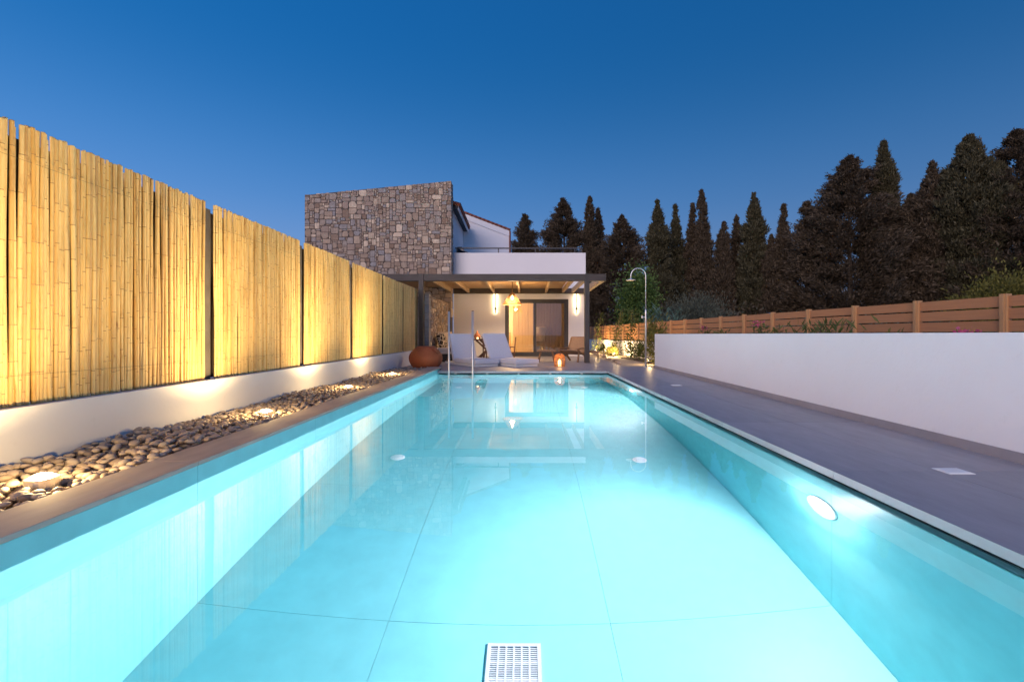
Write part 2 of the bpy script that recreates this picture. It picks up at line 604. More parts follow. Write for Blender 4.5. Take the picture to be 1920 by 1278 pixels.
for j in range(7):
    part('wall_tile', MB().box(PX0 - 0.012, PX0, ys[j] + J, ys[j + 1] - J, FZ + J, 0.036), 'pooltile', pool)
    part('wall_tile', MB().box(PX1, PX1 + 0.012, ys[j] + J, ys[j + 1] - J, FZ + J, -0.094), 'pooltile', pool)
for i in range(3):
    part('wall_tile', MB().box(xs[i] + J, xs[i + 1] - J, PY1, PY1 + 0.012, FZ + J, -0.094), 'pooltile', pool)
    part('wall_tile', MB().box(xs[i] + J, xs[i + 1] - J, PY0 - 0.012, PY0, FZ + J, -0.06), 'pooltile', pool)
for j in range(7):
    part('rim_tile', MB().box(PX1 + 0.0, PX1 + 0.05, ys[j] + J, ys[j + 1] - J, -0.112, -0.092), 'pooltile', pool)
for i in range(3):
    part('rim_tile', MB().box(xs[i] + J, xs[i + 1] - J, PY1, PY1 + 0.05, -0.112, -0.0921), 'pooltile', pool)
# overflow channel under the deck edge
ch = MB()
ch.box(PX1 + 0.05, PX1 + 0.30, PY0 - 0.2, PY1 + 0.3, -0.36, -0.34)
ch.box(PX1 + 0.28, PX1 + 0.30, PY0 - 0.2, PY1 + 0.3, -0.34, -0.052)
ch.box(PX0 - 0.1, PX1 + 0.05, PY1 + 0.05, PY1 + 0.3, -0.36, -0.34)
ch.box(PX0 - 0.1, PX1 + 0.28, PY1 + 0.28, PY1 + 0.30, -0.34, -0.052)
part('overflow_channel', ch, 'channel', pool)
for k in range(5):
    x = -1.75 + k * 0.78
    part('slot_support', MB().box(x, x + 0.05, PY1 + 0.03, PY1 + 0.12, -0.10, -0.052), 'coping', pool)

w = MB().box(PX0 - 0.006, PX1 + 0.048, PY0 - 0.006, PY1 + 0.048, FZ - 0.006, WZ)
structure('water', w, 'water')

# ------------------------------------------------------------------ paving
deck = structure('deck', MB().box(PX1 + 0.30, 3.46, -2.5, 12.9, -0.085, -0.052)
                 .box(-3.41, 2.75, PY1 + 0.30, 19.0, -0.086, -0.0525).box(-2.2, PX1 + 0.30, -2.5, PY0 - 0.28, -0.087, -0.053), 'mortar')
ty = [-2.04, -0.36, 1.32, 3.0, 4.68, 6.36, 8.04, 9.72, 11.40, 12.9]
for j in range(len(ty) - 1):
    y0, y1 = ty[j], ty[j + 1]
    part('deck_tile', MB().box(PX1 + 0.01, 2.72, y0 + 0.0015, y1 - 0.0015, -0.05, 0), 'deck', deck)
    part('deck_tile', MB().box(2.723, 3.455, y0 + 0.0015, y1 - 0.0015, -0.05, 0), 'deck', deck)
tx = [-3.4, -2.16, -0.76, 0.63, PX1 + 0.007]
for i in range(4):
    yy = [PY1 + 0.01, 12.4, 13.6, 14.8, 16.0, 17.2, 18.4, 19.0]
    for j in range(7):
        y0 = yy[j] if not (i == 0 and j == 0) else 11.86
        part('deck_tile', MB().box(tx[i] + 0.0015, tx[i + 1] - 0.0015, y0 + 0.0015, yy[j + 1] - 0.0015, -0.05, 0), 'deck', deck)
for j, (y0, y1) in enumerate(((12.9, 14.1), (14.1, 15.3), (15.3, 16.5), (16.5, 17.7), (17.7, 19.0))):
    part('deck_tile', MB().box(PX1 + 0.0085, 2.75, y0 + 0.0015, y1 - 0.0015, -0.05, 0), 'deck', deck)
for i in range(3):
    x0, x1 = (-2.16, -0.76, 0.63, 2.025)[i:i + 2]
    part('deck_tile', MB().box(x0 + 0.0015, x1 - 0.0015, -2.04, PY0 - 0.001, -0.05, 0), 'deck', deck)

cop = structure('coping', MB().box(-2.478, -2.20, -2.0, 11.84, -0.085, 0.034), 'mortar')
for j in range(len(ty) - 2):
    y0, y1 = ty[j], ty[j + 1]
    part('coping_tile', MB().box(-2.48, PX0 + 0.004, y0 + 0.001, min(y1, 11.40) - 0.001, 0.038, 0.065), 'coping', cop, bevel=0.003)
part('coping_tile', MB().box(-2.48, -2.17, 11.401, 11.85, 0.036, 0.063), 'coping', cop, bevel=0.003)

# ------------------------------------------------------------------ pebble bed
bed = thing('pebble_bed', (-2.94, 5.4, -0.02), 'long strip of rounded river pebbles between the pool coping and the white plinth wall', 'pebble bed')
part('soil', MB().box(-3.40, -2.481, -2.0, 11.86, -0.06, 0.0), 'soil', bed)


def pebble_mesh(k):
    rg = random.Random(100 + k)
    bm = bmesh.new()
    bmesh.ops.create_icosphere(bm, subdivisions=2, radius=1.0)
    ph = [rg.uniform(0, 6) for _ in range(6)]
    for v_ in bm.verts:
        x, y, z = v_.co
        n_ = 1 + 0.09 * math.sin(2.1 * x + ph[0]) + 0.08 * math.sin(2.6 * y + ph[1]) + 0.06 * math.sin(3 * z + ph[2] + x * 2)
        v_.co *= n_
        v_.co.z *= 0.55 + 0.1 * math.sin(ph[3])
        v_.co.y *= 0.72 + 0.12 * math.sin(ph[4])
    me = bpy.data.meshes.new('pebble')
    bm.to_mesh(me)
    bm.free()
    me.materials.append(M['pebble'])
    me.polygons.foreach_set('use_smooth', [True] * len(me.polygons))
    return me


pm = [pebble_mesh(k) for k in range(9)]
UPL = [(-2.76, y) for y in (0.35, 2.6, 4.83, 7.1, 9.43)]
peb = []
rg = random.Random(5)
yv = 1.2
cellx, celly = 0.062, 0.066
ny = int((11.84 - 1.2) / celly)
for layer in range(2):
    for j in range(ny):
        for i in range(15):
            x = -3.37 + (i + 0.5) * 0.0595 + rg.uniform(-0.022, 0.022)
            y = 1.2 + (j + 0.5) * celly + rg.uniform(-0.024, 0.024)
            if layer and rg.random() < 0.42:
                continue
            if any((x - ux) ** 2 + (y - uy) ** 2 < 0.085 ** 2 for ux, uy in UPL):
                continue
            x = min(max(x, -3.36), -2.525)
            s_ = rg.uniform(0.024, 0.041) * (1.12 if rg.random() < 0.2 else 1)
            heap = 0.016 * math.sin(y * 2.1) + 0.012 * math.sin(y * 5.3 + x * 4)
            z = (0.016 if layer == 0 else 0.043 + max(heap, -0.012)) + rg.uniform(-0.008, 0.008)
            peb.append((x, y, z, s_, rg.uniform(0, 6.28), rg.uniform(-0.3, 0.3), rg.uniform(-0.3, 0.3), rg.randrange(9), layer))
# the 300 that show largest: nearest of the top layer in view
vis = sorted([p for p in peb if p[8] == 1 and p[1] > 2.0 and p[0] > -p[1] * 1.155], key=lambda p: p[1] / p[3])
near = vis[:300]
nset = set(id(p) for p in near)
boff = worldloc(bed)
for p in near:
    o = link('pebble', pm[p[7]], bed)
    o.location = Vector(p[:3]) - boff
    o.scale = (p[3],) * 3
    o.rotation_euler = (p[5], p[6], p[4])
# the rest as one mesh
pv = [np.array([v_.co[:] for v_ in me.vertices]) for me in pm]
pf = [np.array([pl.vertices[:] for pl in me.polygons]) for me in pm]
# a lighter version for the far and lower ones
bm = bmesh.new()
bmesh.ops.create_icosphere(bm, subdivisions=1, radius=1.0)
lv = np.array([v_.co[:] for v_ in bm.verts]) * np.array([1, 0.74, 0.56])
bm.verts.ensure_lookup_table()
lf = np.array([[v_.index for v_ in f_.verts] for f_ in bm.faces])
bm.free()
AV, AF, n0 = [], [], 0
for p in peb:
    if id(p) in nset:
        continue
    if p[1] < 4.5 and p[8] == 1:
        V_, F_ = pv[p[7]], pf[p[7]]
    else:
        V_, F_ = lv, lf
    Mx = np.array(Matrix.Rotation(p[4], 3, 'Z') @ Matrix.Rotation(p[5], 3, 'X'))
    AV.append((V_ * p[3]) @ Mx.T + np.array(p[:3]) - np.array(boff))
    AF.append(F_ + n0)
    n0 += len(V_)


def fast_mesh(name, V_, F_, mat, smooth=False):
    """mesh from numpy arrays; all faces have the same corner count"""
    me = bpy.data.meshes.new(name)
    k = F_.shape[1]
    me.vertices.add(len(V_))
    me.vertices.foreach_set('co', np.ascontiguousarray(V_, dtype=np.float32).ravel())
    me.loops.add(F_.size)
    me.loops.foreach_set('vertex_index', np.ascontiguousarray(F_, dtype=np.int32).ravel())
    me.polygons.add(len(F_))
    me.polygons.foreach_set('loop_start', np.arange(0, F_.size, k, dtype=np.int32))
    me.polygons.foreach_set('loop_total', np.full(len(F_), k, dtype=np.int32))
    if smooth:
        me.polygons.foreach_set('use_smooth', np.ones(len(F_), dtype=bool))
    me.materials.append(M[mat])
    me.update(calc_edges=True)
    me.validate()
    return me


o = link('pebble_fill', fast_mesh('pebble_fill', np.concatenate(AV), np.concatenate(AF), 'pebble', True), bed)
o['kind'] = 'stuff'

# in-ground uplights
names_up = {2.6: 'closest to the open near end of the pebbles', 4.83: 'second along the pebble strip towards the house',
            7.1: 'third along the pebble strip towards the house', 9.43: 'closest to the terracotta pouf'}
for ux, uy in UPL[1:]:
    t = thing('ground_uplight', (ux, uy, 0.0), 'glowing round in-ground uplight among the pebbles, ' + names_up[uy], 'light', 'uplights set in the pebbles')
    part('housing', MB().lathe([(0.075, 0.0), (0.075, 0.085), (0.06, 0.09), (0.055, 0.082)], (ux, uy, 0), 20), 'steel', t)
    part('lens', MB().lathe([(0.056, 0.080), (0.046, 0.098), (0.025, 0.107), (0.0005, 0.110)], (ux, uy, 0), 20), 'lens_warm', t)
    UC = (1.0, 0.68, 0.31)
    lamp('uplight_lamp', 'SPOT', (ux, uy, 0.13), 250, UC, t, (-3.47, uy, 2.5), spot_size=R(138), spot_blend=1.0, shadow_soft_size=0.04)
    lamp('uplight_beam', 'SPOT', (ux, uy, 0.13), 360, UC, t, (-3.20, uy, 2.3), spot_size=R(66), spot_blend=1.0, shadow_soft_size=0.04)
    lamp('uplight_spill', 'POINT', (ux, uy, 0.135), 19, UC, t, shadow_soft_size=0.02)


# ------------------------------------------------------------------ plinth wall and bamboo fence
single('plinth_wall', MB().box(-3.62, -3.40, -2.0, 14.66, -0.08, 0.41), 'plaster',
       'low white rendered plinth wall carrying the bamboo fence', 'wall', bevel=0.006)


def cane_mesh(k):
    rg = random.Random(500 + k)
    H = 1.90
    n = 7
    mb = MB()
    r = 0.0140
    zs, rad, mis = [], [], []
    z = -rg.uniform(0, 0.25)
    nodes = []
    while z < H:
        nodes.append(z)
        z += rg.uniform(0.20, 0.36)
    lev = [(0.0, r, 0)]
    for q in nodes:
        if 0.03 < q < H - 0.03:
            lev += [(q - 0.010, r * 0.995, 0), (q - 0.003, r * 1.035, 1), (q + 0.003, r * 1.035, 1), (q + 0.010, r * 0.99, 0)]
    lev += [(H - 0.008, r, 0), (H - 0.002, r * 0.995, 0), (H, r * 0.93, 0)]
    a1, a2, p1, p2 = rg.uniform(-0.013, 0.013), rg.uniform(-0.006, 0.006), rg.uniform(0, 6), rg.uniform(0, 6)
    base = 0
    for (z, rr, mi) in lev:
        dx = a1 * math.sin(z * 1.6 + p1) + a2 * math.sin(z * 4 + p2)
        for q in range(n):
            t = 2 * PI * q / n
            mb.v.append((rr * math.cos(t), dx + rr * math.sin(t), z))
    for i in range(len(lev) - 1):
        for q in range(n):
            q2 = (q + 1) % n
            mb.f.append((i * n + q, i * n + q2, (i + 1) * n + q2, (i + 1) * n + q))
            mb.mi.append(1 if (lev[i][2] and lev[i + 1][2]) else 0)
    mb.f.append(tuple((len(lev) - 1) * n + q for q in range(n)))
    mb.mi.append(1)
    return mb.mesh('cane', ['bamboo', 'bamboonode'], smooth=True)


cm = [cane_mesh(k) for k in range(14)]
rg = random.Random(21)
FENCE = [0.95, 2.855, 5.0, 7.07, 9.08, 11.07, 12.89, 14.70]
flabels = ['bamboo cane fence panel at the open end of the fence, farthest from the house',
           'bamboo cane fence panel beside the first glowing uplight of the pebble strip',
           'bamboo cane fence panel beside the second glowing uplight of the pebble strip',
           'bamboo cane fence panel beside the third glowing uplight of the pebble strip',
           'bamboo cane fence panel beside the uplight closest to the terracotta pouf',
           'dimmer bamboo cane fence panel, second from the stone pier',
           'dim bamboo cane fence panel ending at the stone pier behind the pouf']
for i in range(7):
    y0, y1 = FENCE[i] + 0.062, FENCE[i + 1] - 0.062
    t = thing('bamboo_fence_panel', (-3.5, (y0 + y1) / 2, 0.41), flabels[i], 'fence panel', 'bamboo panels along the plinth wall')
    part('backing', MB().box(-3.545, -3.535, y0 + 0.01, y1 - 0.01, 0.42, 2.26), 'gapdark', t)
    y = y0 + 0.02
    off = worldloc(t)
    top = 2.345 + rg.uniform(-0.004, 0.004)
    while y < y1 - 0.012:
        s_ = rg.choice([0.68, 0.76, 0.85, 0.95, 1.0, 1.0, 1.12])
        hgt = (top + rg.uniform(-0.010, 0.008) - (0.03 if rg.random() < 0.06 else 0) - 0.414) / 1.9
        o = link('cane', cm[rg.randrange(14)], t)
        back = rg.random() < 0.16
        o.location = Vector((-3.475 + rg.uniform(-0.006, 0.006) - (0.013 if back else 0), y, 0.414)) - off
        o.scale = (s_, s_, hgt)
        flip = rg.random() < 0.5
        o.rotation_euler = (rg.uniform(-0.006, 0.006), rg.uniform(-0.004, 0.004), rg.choice([0, PI]))
        y += 0.0268 * s_ * (0.3 if back else rg.uniform(0.9, 1.03))
    for zw in (0.62, 2.1):
        part('tie_wire', MB().tube([(-3.456, y0, zw), (-3.456, y1, zw)], 0.001, 4), 'blackmetal', t)
plab = ['open near end', 'first uplight', 'second uplight', 'third uplight', 'fourth uplight', 'second dim panel', 'last dim panel']
for i in range(1, 7):
    y = FENCE[i]
    single('fence_post', MB().box(-3.56, -3.50, y - 0.06, y + 0.06, 0.41, 2.285), 'fencepost',
           ['', 'flat taupe fence post just before the first uplight', 'flat taupe fence post between the first and second uplights', 'flat taupe fence post between the second and third uplights',
            'flat taupe fence post between the third and fourth uplights', 'narrow taupe fence post where the brightly lit bamboo ends', 'narrow taupe fence post between the two dim bamboo panels'][i],
           'fence post', 'posts between bamboo panels', bevel=0.003)


# ------------------------------------------------------------------ rubble masonry
def rubble(w, h, cell, seed, sizes):
    rg = random.Random(seed)
    nx, nz = int(round(w / cell)), int(round(h / cell))
    occ = np.zeros((nx, nz), bool)
    out = []
    for j in range(nz):
        for i in range(nx):
            if occ[i, j]:
                continue
            for a, c in rg.sample(sizes, len(sizes)) + [(2, 1), (1, 2), (1, 1)]:
                if i + a <= nx and j + c <= nz and not occ[i:i + a, j:j + c].any():
                    occ[i:i + a, j:j + c] = True
                    out.append((i * cell, j * cell, a * cell, c * cell))
                    break
    return out, w / nx / cell


def stone_geo(mb, x, z, w, h, rg, place, joint=0.012, proud=0.03):
    """irregular stone: jittered outline with cut corners, bevelled front; place(u, depth, v) -> world"""
    x0, x1, z0, z1 = x + joint / 2, x + w - joint / 2, z + joint / 2, z + h - joint / 2
    m_ = min(w, h)
    pts = []
    for (cx, cz, ax, az) in ((x0, z0, 1, 1), (x1, z0, -1, 1), (x1, z1, -1, -1), (x0, z1, 1, -1)):
        c = m_ * rg.choice([0.04, 0.06, 0.1, 0.14, 0.3 if m_ > 0.15 else 0.12])
        jx, jz = rg.uniform(0, 0.035) * m_, rg.uniform(0, 0.035) * m_
        a = (cx + ax * (c + jx), cz + az * jz)
        b_ = (cx + ax * jx, cz + az * (c * rg.uniform(0.6, 1.4) + jz))
        pts += [b_, a] if (ax * az > 0) else [a, b_]
    n = len(pts)
    cxm, czm = (x0 + x1) / 2, (z0 + z1) / 2
    pr = proud * rg.uniform(0.4, 1.25)
    bv = min(0.016, m_ * 0.12)
    tilt = (rg.uniform(-0.05, 0.05), rg.uniform(-0.05, 0.05))
    vs, fs = [], []
    for ring, (k, d) in enumerate(((0, 0.04), (0, -pr * 0.55), (bv, -pr))):
        for (u, v_) in pts:
            L = math.hypot(u - cxm, v_ - czm) + 1e-6
            uu, vv = u - (u - cxm) / L * k * 1.3, v_ - (v_ - czm) / L * k * 1.3
            dd = d + (tilt[0] * (uu - cxm) + tilt[1] * (vv - czm) if ring == 2 else 0)
            vs.append(place(uu, dd, vv))
    for r_ in range(2):
        for i in range(n):
            i2 = (i + 1) % n
            fs.append((r_ * n + i, r_ * n + i2, (r_ + 1) * n + i2, (r_ + 1) * n + i))
    fs.append(tuple(2 * n + i for i in range(n)))
    mb.raw(vs, fs)


# ------------------------------------------------------------------ house
house = thing('house', (-1.0, 20.0, 0.0), 'white and stone two-storey villa behind the timber pergola', 'house')
HX0, HX1, HY = -3.0, 2.52, 19.0
DX0, DX1, DZ = -0.85, 1.80, 2.38
wl = MB()
wl.box(HX0, DX0, HY, HY + 0.25, -0.08, 2.9)
wl.box(DX1, HX1, HY, HY + 0.25, -0.08, 2.9)
wl.box(DX0, DX1, HY, HY + 0.25, DZ, 2.9)
wl.box(HX1 - 0.25, HX1, HY + 0.25, 25.0, -0.08, 2.9)
part('ground_floor_wall', wl, 'plaster', house)
pp = MB()
pp.box(HX0, HX1, HY, HY + 0.2, 2.903, 4.31)
pp.box(HX1 - 0.2, HX1, HY + 0.2, 25.0, 2.903, 4.31)
pp.box(HX0, HX1 - 0.2, HY + 0.2, 25.0, 2.903, 3.3)
part('parapet', pp, 'plaster', house, bevel=0.006)
# interior room shell
ro = MB()
ro.box(-2.95, 2.26, 22.6, 22.75, -0.08, 2.9)
ro.box(-3.0, -2.9, 19.25, 22.6, -0.08, 2.9)
ro.box(-2.9, 2.26, 19.25, 22.6, 2.75, 2.899)
part('room_wall', ro, 'interior', house)
part('room_floor', MB().box(-2.9, 2.26, 19.26, 22.6, -0.06, -0.01), 'roomwood', house)

# sliding door
door = part('sliding_door', MB().box(DX0, DX0 + 0.09, 19.06, 19.18, 0.0, DZ).box(DX1 - 0.09, DX1, 19.06, 19.18, 0.0, DZ)
            .box(DX0 + 0.09, DX1 - 0.09, 19.06, 19.18, DZ - 0.09, DZ).box(DX0 + 0.09, DX1 - 0.09, 19.06, 19.18, -0.03, 0.08), 'darkframe', house)
xm = 0.40
for (a, c, yq) in ((DX0 + 0.09, xm + 0.06, 19.075), (xm - 0.06, DX1 - 0.09, 19.125)):
    lf_ = MB()
    lf_.box(a, a + 0.075, yq, yq + 0.04, 0.08, DZ - 0.09).box(c - 0.075, c, yq, yq + 0.04, 0.08, DZ - 0.09)
    lf_.box(a + 0.075, c - 0.075, yq, yq + 0.04, 0.08, 0.17).box(a + 0.075, c - 0.075, yq, yq + 0.04, DZ - 0.165, DZ - 0.09)
    part('door_leaf', lf_, 'darkframe', door)
    part('pane', MB().box(a + 0.075, c - 0.075, yq + 0.016, yq + 0.024, 0.17, DZ - 0.165), 'glass', door)
part('handle', MB().box(DX1 - 0.145, DX1 - 0.125, 19.045, 19.075, 0.95, 1.25), 'blackmetal', door)

# tall stone volume
SY0, SY1, SX0, SX1 = 18.40, 19.0, -8.93, -3.0


def stone_top(x):
    return 6.56 + (x - SX0) / (SX1 - SX0) * 0.57


core = MB()
core.raw([(SX0, SY0 + 0.03, -0.08), (SX1 - 0.03, SY0 + 0.03, -0.08), (SX1 - 0.03, 24.0, -0.08), (SX0, 24.0, -0.08),
          (SX0, SY0 + 0.03, stone_top(SX0) - 0.02), (SX1 - 0.03, SY0 + 0.03, stone_top(SX1) - 0.02), (SX1 - 0.03, SY1, stone_top(SX1) - 0.02), (SX0, SY1, stone_top(SX0) - 0.02)],
         [(0, 1, 5, 4), (4, 5, 6, 7), (0, 4, 7, 3)])
core.raw([(SX1 - 0.03, SY0 + 0.03, -0.08), (SX1 - 0.03, SY1, -0.08), (SX1 - 0.03, SY1, stone_top(SX1) - 0.02), (SX1 - 0.03, SY0 + 0.03, stone_top(SX1) - 0.02)], [(0, 1, 2, 3)])
core.raw([(SX0, SY1, -0.08), (SX1 - 0.03, SY1, -0.08), (SX1 - 0.03, SY1, stone_top(SX1) - 0.02), (SX0, SY1, stone_top(SX0) - 0.02)], [(3, 2, 1, 0)])
swall = part('stone_wall', core, 'mortar', house)
BIG = [(3, 3), (4, 3), (4, 4), (3, 4), (5, 3), (5, 4), (4, 2), (3, 2), (6, 3), (2, 2), (5, 2), (2, 3), (4, 5), (3, 1), (2, 1)]
rects, _ = rubble(5.93, 5.6, 0.066, 3, BIG)
rg = random.Random(77)
Z0 = 1.6
items = []
for (u, v_, w_, h_) in rects:
    x, z = SX0 + u, Z0 + v_
    top = min(stone_top(x), stone_top(x + w_))
    if z > top - 0.05:
        continue
    h2 = min(h_, top - z)
    if h2 < 0.05:
        continue
    # hidden behind the bamboo fence
    sx = x + w_
    visible = z + h2 > 0.9 + 1.41 * 18.4 / max(3.47 * 18.4 / abs(x + w_ if x + w_ < -0.1 else -0.1), 3.0) - 0.3
    if z + h2 < 2.5 and x < -4.2:
        continue
    items.append((x, z, w_, h2))
items.sort(key=lambda q: -q[2] * q[3])
fill = MB()
for k, (x, z, w_, h_) in enumerate(items):
    plc = lambda u, d, v2: (u, SY0 + 0.03 + d, v2)
    if k < 300:
        mb = MB()
        stone_geo(mb, x, z, w_, h_, rg, plc)
        part('stone', mb, 'stone', swall)
    else:
        stone_geo(fill, x, z, w_, h_, rg, plc)
# right-hand return
rects, _ = rubble(0.58, 5.5, 0.097, 9, [(6, 3), (3, 3), (3, 2), (6, 4), (2, 3), (4, 3)])
for (u, v_, w_, h_) in rects:
    if 1.6 + v_ + h_ < stone_top(SX1):
        stone_geo(fill, SY0 + 0.03 + u, 1.6 + v_, w_, h_, rg, lambda u2, d, v2: (SX1 - 0.03 - d, u2, v2), proud=0.02)
fo = part('stone_fill', fill, 'stone', swall, kind='stuff')

part('side_wall', MB().box(-3.3, -3.06, 19.001, 22.49, 3.3, 6.12), 'plaster', house)
# eave of the roof behind the stone wall
ev = MB()
ev.bar((-3.05, 19.0, 6.22), (-3.05, 22.45, 6.02), 0.5, 0.10)
roof = part('roof', ev, 'blackmetal', house)
part('fascia', MB().bar((-2.80, 19.0, 6.19), (-2.80, 22.45, 5.99), 0.03, 0.20), 'plaster', roof)
for k in range(17):
    y = 19.05 + k * 0.2
    z = 6.31 - k * 0.2 * 0.058
    tl = MB()
    tl.tube([(-2.72, y, z), (-3.9, y, z + 0.35)], [0.095, 0.085], 8)
    part('roof_tile', tl, 'rooftile', roof, smooth=True)

# set-back upper storey
UY = 22.5
uw = MB()
uw.raw([(-3.4, UY, 3.3), (-0.79, UY, 3.3), (-0.79, UY, 6.02), (-3.4, UY, 7.02), (-3.4, 27, 3.3), (-0.79, 27, 3.3), (-0.79, 27, 6.02), (-3.4, 27, 7.02)],
       [(0, 1, 2, 3), (1, 5, 6, 2), (3, 2, 6, 7), (4, 7, 6, 5), (0, 3, 7, 4)])
upper = part('upper_wall', uw, 'plaster', house)
part('gable_band', MB().bar((-3.4, UY - 0.02, 6.87), (-0.77, UY - 0.02, 5.87), 0.06, 0.26, up=(0, 0, 1)), 'plaster', upper)
for k in range(13):
    x = -3.35 + k * 0.208
    z = 7.075 - (x + 3.4) * 0.383
    part('roof_tile', MB().tube([(x - 0.12, UY - 0.06, z + 0.045), (x + 0.12, UY - 0.06, z - 0.047)], [0.05, 0.062], 8), 'rooftile', upper, smooth=True)
part('drainpipe', MB().tube([(-0.76, UY - 0.03, 3.3), (-0.76, UY - 0.03, 6.0)], 0.045, 8), 'pipe', house)
# balcony railing
rail = part('balcony_railing', MB().bar((-2.98, 19.32, 4.56), (2.38, 19.32, 4.56), 0.05, 0.05).bar((2.38, 19.32, 4.56), (2.38, 24.0, 4.56), 0.05, 0.05), 'darkframe', house)
for x in (-2.9, -1.14, 0.42, 2.10, 2.38):
    part('post', MB().box(x - 0.022, x + 0.022, 19.30, 19.34, 3.3, 4.536), 'darkframe', rail)
part('brace', MB().bar((2.14, 19.32, 4.2), (2.36, 19.32, 4.53), 0.03, 0.03), 'darkframe', rail)

# solar water heater on the roof terrace
sh = thing('solar_water_heater', (-2.5, 20.2, 3.3), 'dark solar water heater with a tilted blue glass panel behind the balcony rail', 'water heater')
part('tank', MB().tube([(-3.24, 20.6, 4.62), (-3.18, 20.6, 4.62), (-2.87, 20.6, 4.62), (-2.78, 20.6, 4.62)], [0.16, 0.24, 0.24, 0.15], 14), 'blackmetal', sh, smooth=True)
part('panel', MB().raw([(-2.86, 19.7, 4.66), (-2.05, 19.7, 4.22), (-2.05, 20.9, 4.22), (-2.86, 20.9, 4.66), (-2.88, 19.7, 4.61), (-2.07, 19.7, 4.17), (-2.07, 20.9, 4.17), (-2.88, 20.9, 4.61)],
                       [(0, 1, 2, 3), (7, 6, 5, 4), (0, 4, 5, 1), (1, 5, 6, 2), (2, 6, 7, 3), (3, 7, 4, 0)]), 'solar', sh)
part('stand', MB().bar((-2.6, 20.3, 3.3), (-2.6, 20.3, 4.45), 0.04, 0.04).bar((-2.15, 20.3, 3.3), (-2.15, 20.3, 4.2), 0.04, 0.04), 'steel', sh)

# ------------------------------------------------------------------ curtains and room contents


def curtain(name, x0, x1, y, z0, z1, mat, label, folds, amp):
    mb = MB()
    n = folds * 6
    rg = random.Random(int(abs(x0) * 100) + folds)
    ph = 0
    for i in range(n + 1):
        f_ = i / n
        x = x0 + (x1 - x0) * f_
        ph += 2 * PI / 6 * rg.uniform(0.75, 1.25)
        yy = y + amp * math.sin(ph)
        mb.v += [(x, yy, z0), (x, yy + amp * 0.2 * math.sin(ph * 0.7), z1)]
    for i in range(n):
        mb.f.append((2 * i, 2 * i + 2, 2 * i + 3, 2 * i + 1))
        mb.mi.append(0)
    return single(name, mb, mat, label, 'curtain', smooth=True)


curtain('curtain', -0.52, 0.42, 19.42, 0.02, 2.5, 'sheer', 'backlit golden sheer curtain behind the left glass door leaf', 15, 0.035)
curtain('curtain', 0.42, 1.80, 19.55, 0.02, 2.5, 'dimcurtain', 'taupe curtain, darker in colour for its weaker light, behind the right glass door leaf', 22, 0.035)
sf = thing('bookshelf', (-1.2, 21.6, -0.01), 'lit wooden shelf unit seen through the gap beside the golden curtain', 'shelf')
part('upright', MB().box(-1.75, -1.70, 21.4, 21.8, -0.01, 1.0).box(-0.75, -0.70, 21.4, 21.8, -0.01, 1.0), 'roomwood', sf)
for k in range(4):
    part('shelf', MB().box(-1.70, -0.75, 21.4, 21.8, 0.1 + 0.28 * k, 0.14 + 0.28 * k), 'roomwood', sf)
fl = thing('bright_drum', (0.55, 19.34, -0.01), 'added lit white drum standing in for the bright shape behind the glass doors', 'lamp')  # lit drum added to stand in for an unidentified bright shape in the glass
part('shade', MB().lathe([(0.40, 0.62), (0.46, 1.22)], (0.55, 19.86, 0), 28, closed=False), 'drumshade', fl)
part('stem', MB().tube([(0.55, 19.86, 0.0), (0.55, 19.86, 0.75)], 0.02, 8), 'blackmetal', fl)
part('foot', MB().lathe([(0.16, 0.0), (0.16, 0.02), (0.03, 0.035)], (0.55, 19.86, -0.01), 20), 'blackmetal', fl)
lamp('bright_drum_bulb', 'POINT', (0.55, 19.86, 0.95), 14, (1, 0.75, 0.45), fl, shadow_soft_size=0.08)
# ceiling light of the room
cl = thing('room_pendant', (1.2, 20.9, 2.1), 'round pendant lamp hanging inside the room behind the dim curtain', 'lamp')
part('cord', MB().tube([(1.2, 20.9, 2.75), (1.2, 20.9, 2.35)], 0.006, 6), 'blackmetal', cl)
part('globe', MB().lathe([(0.02, 2.13), (0.09, 2.18), (0.11, 2.24), (0.09, 2.30), (0.02, 2.35)], (1.2, 20.9, 0), 16), 'bulb', cl, smooth=True)
lamp('room_light', 'POINT', (-1.2, 20.9, 2.0), 380, (1, 0.66, 0.30), cl, shadow_soft_size=0.12)

# ------------------------------------------------------------------ stone garden wall at the terrace
gw = thing('stone_garden_wall', (-3.25, 16.5, 0.0), 'rubble stone wall with a squared pier along the terrace bench', 'wall')
part('wall_core', MB().box(-3.40, -3.13, 14.70, 18.40, -0.08, 2.20), 'mortar', gw)
rg = random.Random(31)
z = 0.0
k = 0
while z < 2.2:
    h_ = min(rg.choice([0.22, 0.26, 0.30, 0.34]), 2.22 - z)
    wq = 0.30 if k % 2 else 0.24
    part('quoin', MB().box(-3.415, -3.105, 14.67, 14.67 + wq, z + 0.004, z + h_ - 0.004), 'quoin', gw, bevel=0.008)
    z += h_
    k += 1
rects, _ = rubble(3.4, 2.2, 0.062, 14, [(3, 3), (4, 3), (3, 2), (2, 2), (2, 3), (4, 2), (5, 3)])
items = sorted(rects, key=lambda q: -q[2] * q[3])
fill = MB()
for k, (u, v_, w_, h_) in enumerate(items):
    plc = lambda u2, d, v2: (-3.13 - d, u2, v2)
    if k < 120:
        mb = MB()
        stone_geo(mb, 15.0 + u, v_, w_, h_, rg, plc, 0.014, 0.04)
        part('stone', mb, 'stone', gw)
    else:
        stone_geo(fill, 15.0 + u, v_, w_, h_, rg, plc, 0.014, 0.04)
part('stone_fill', fill, 'stone', gw, kind='stuff')

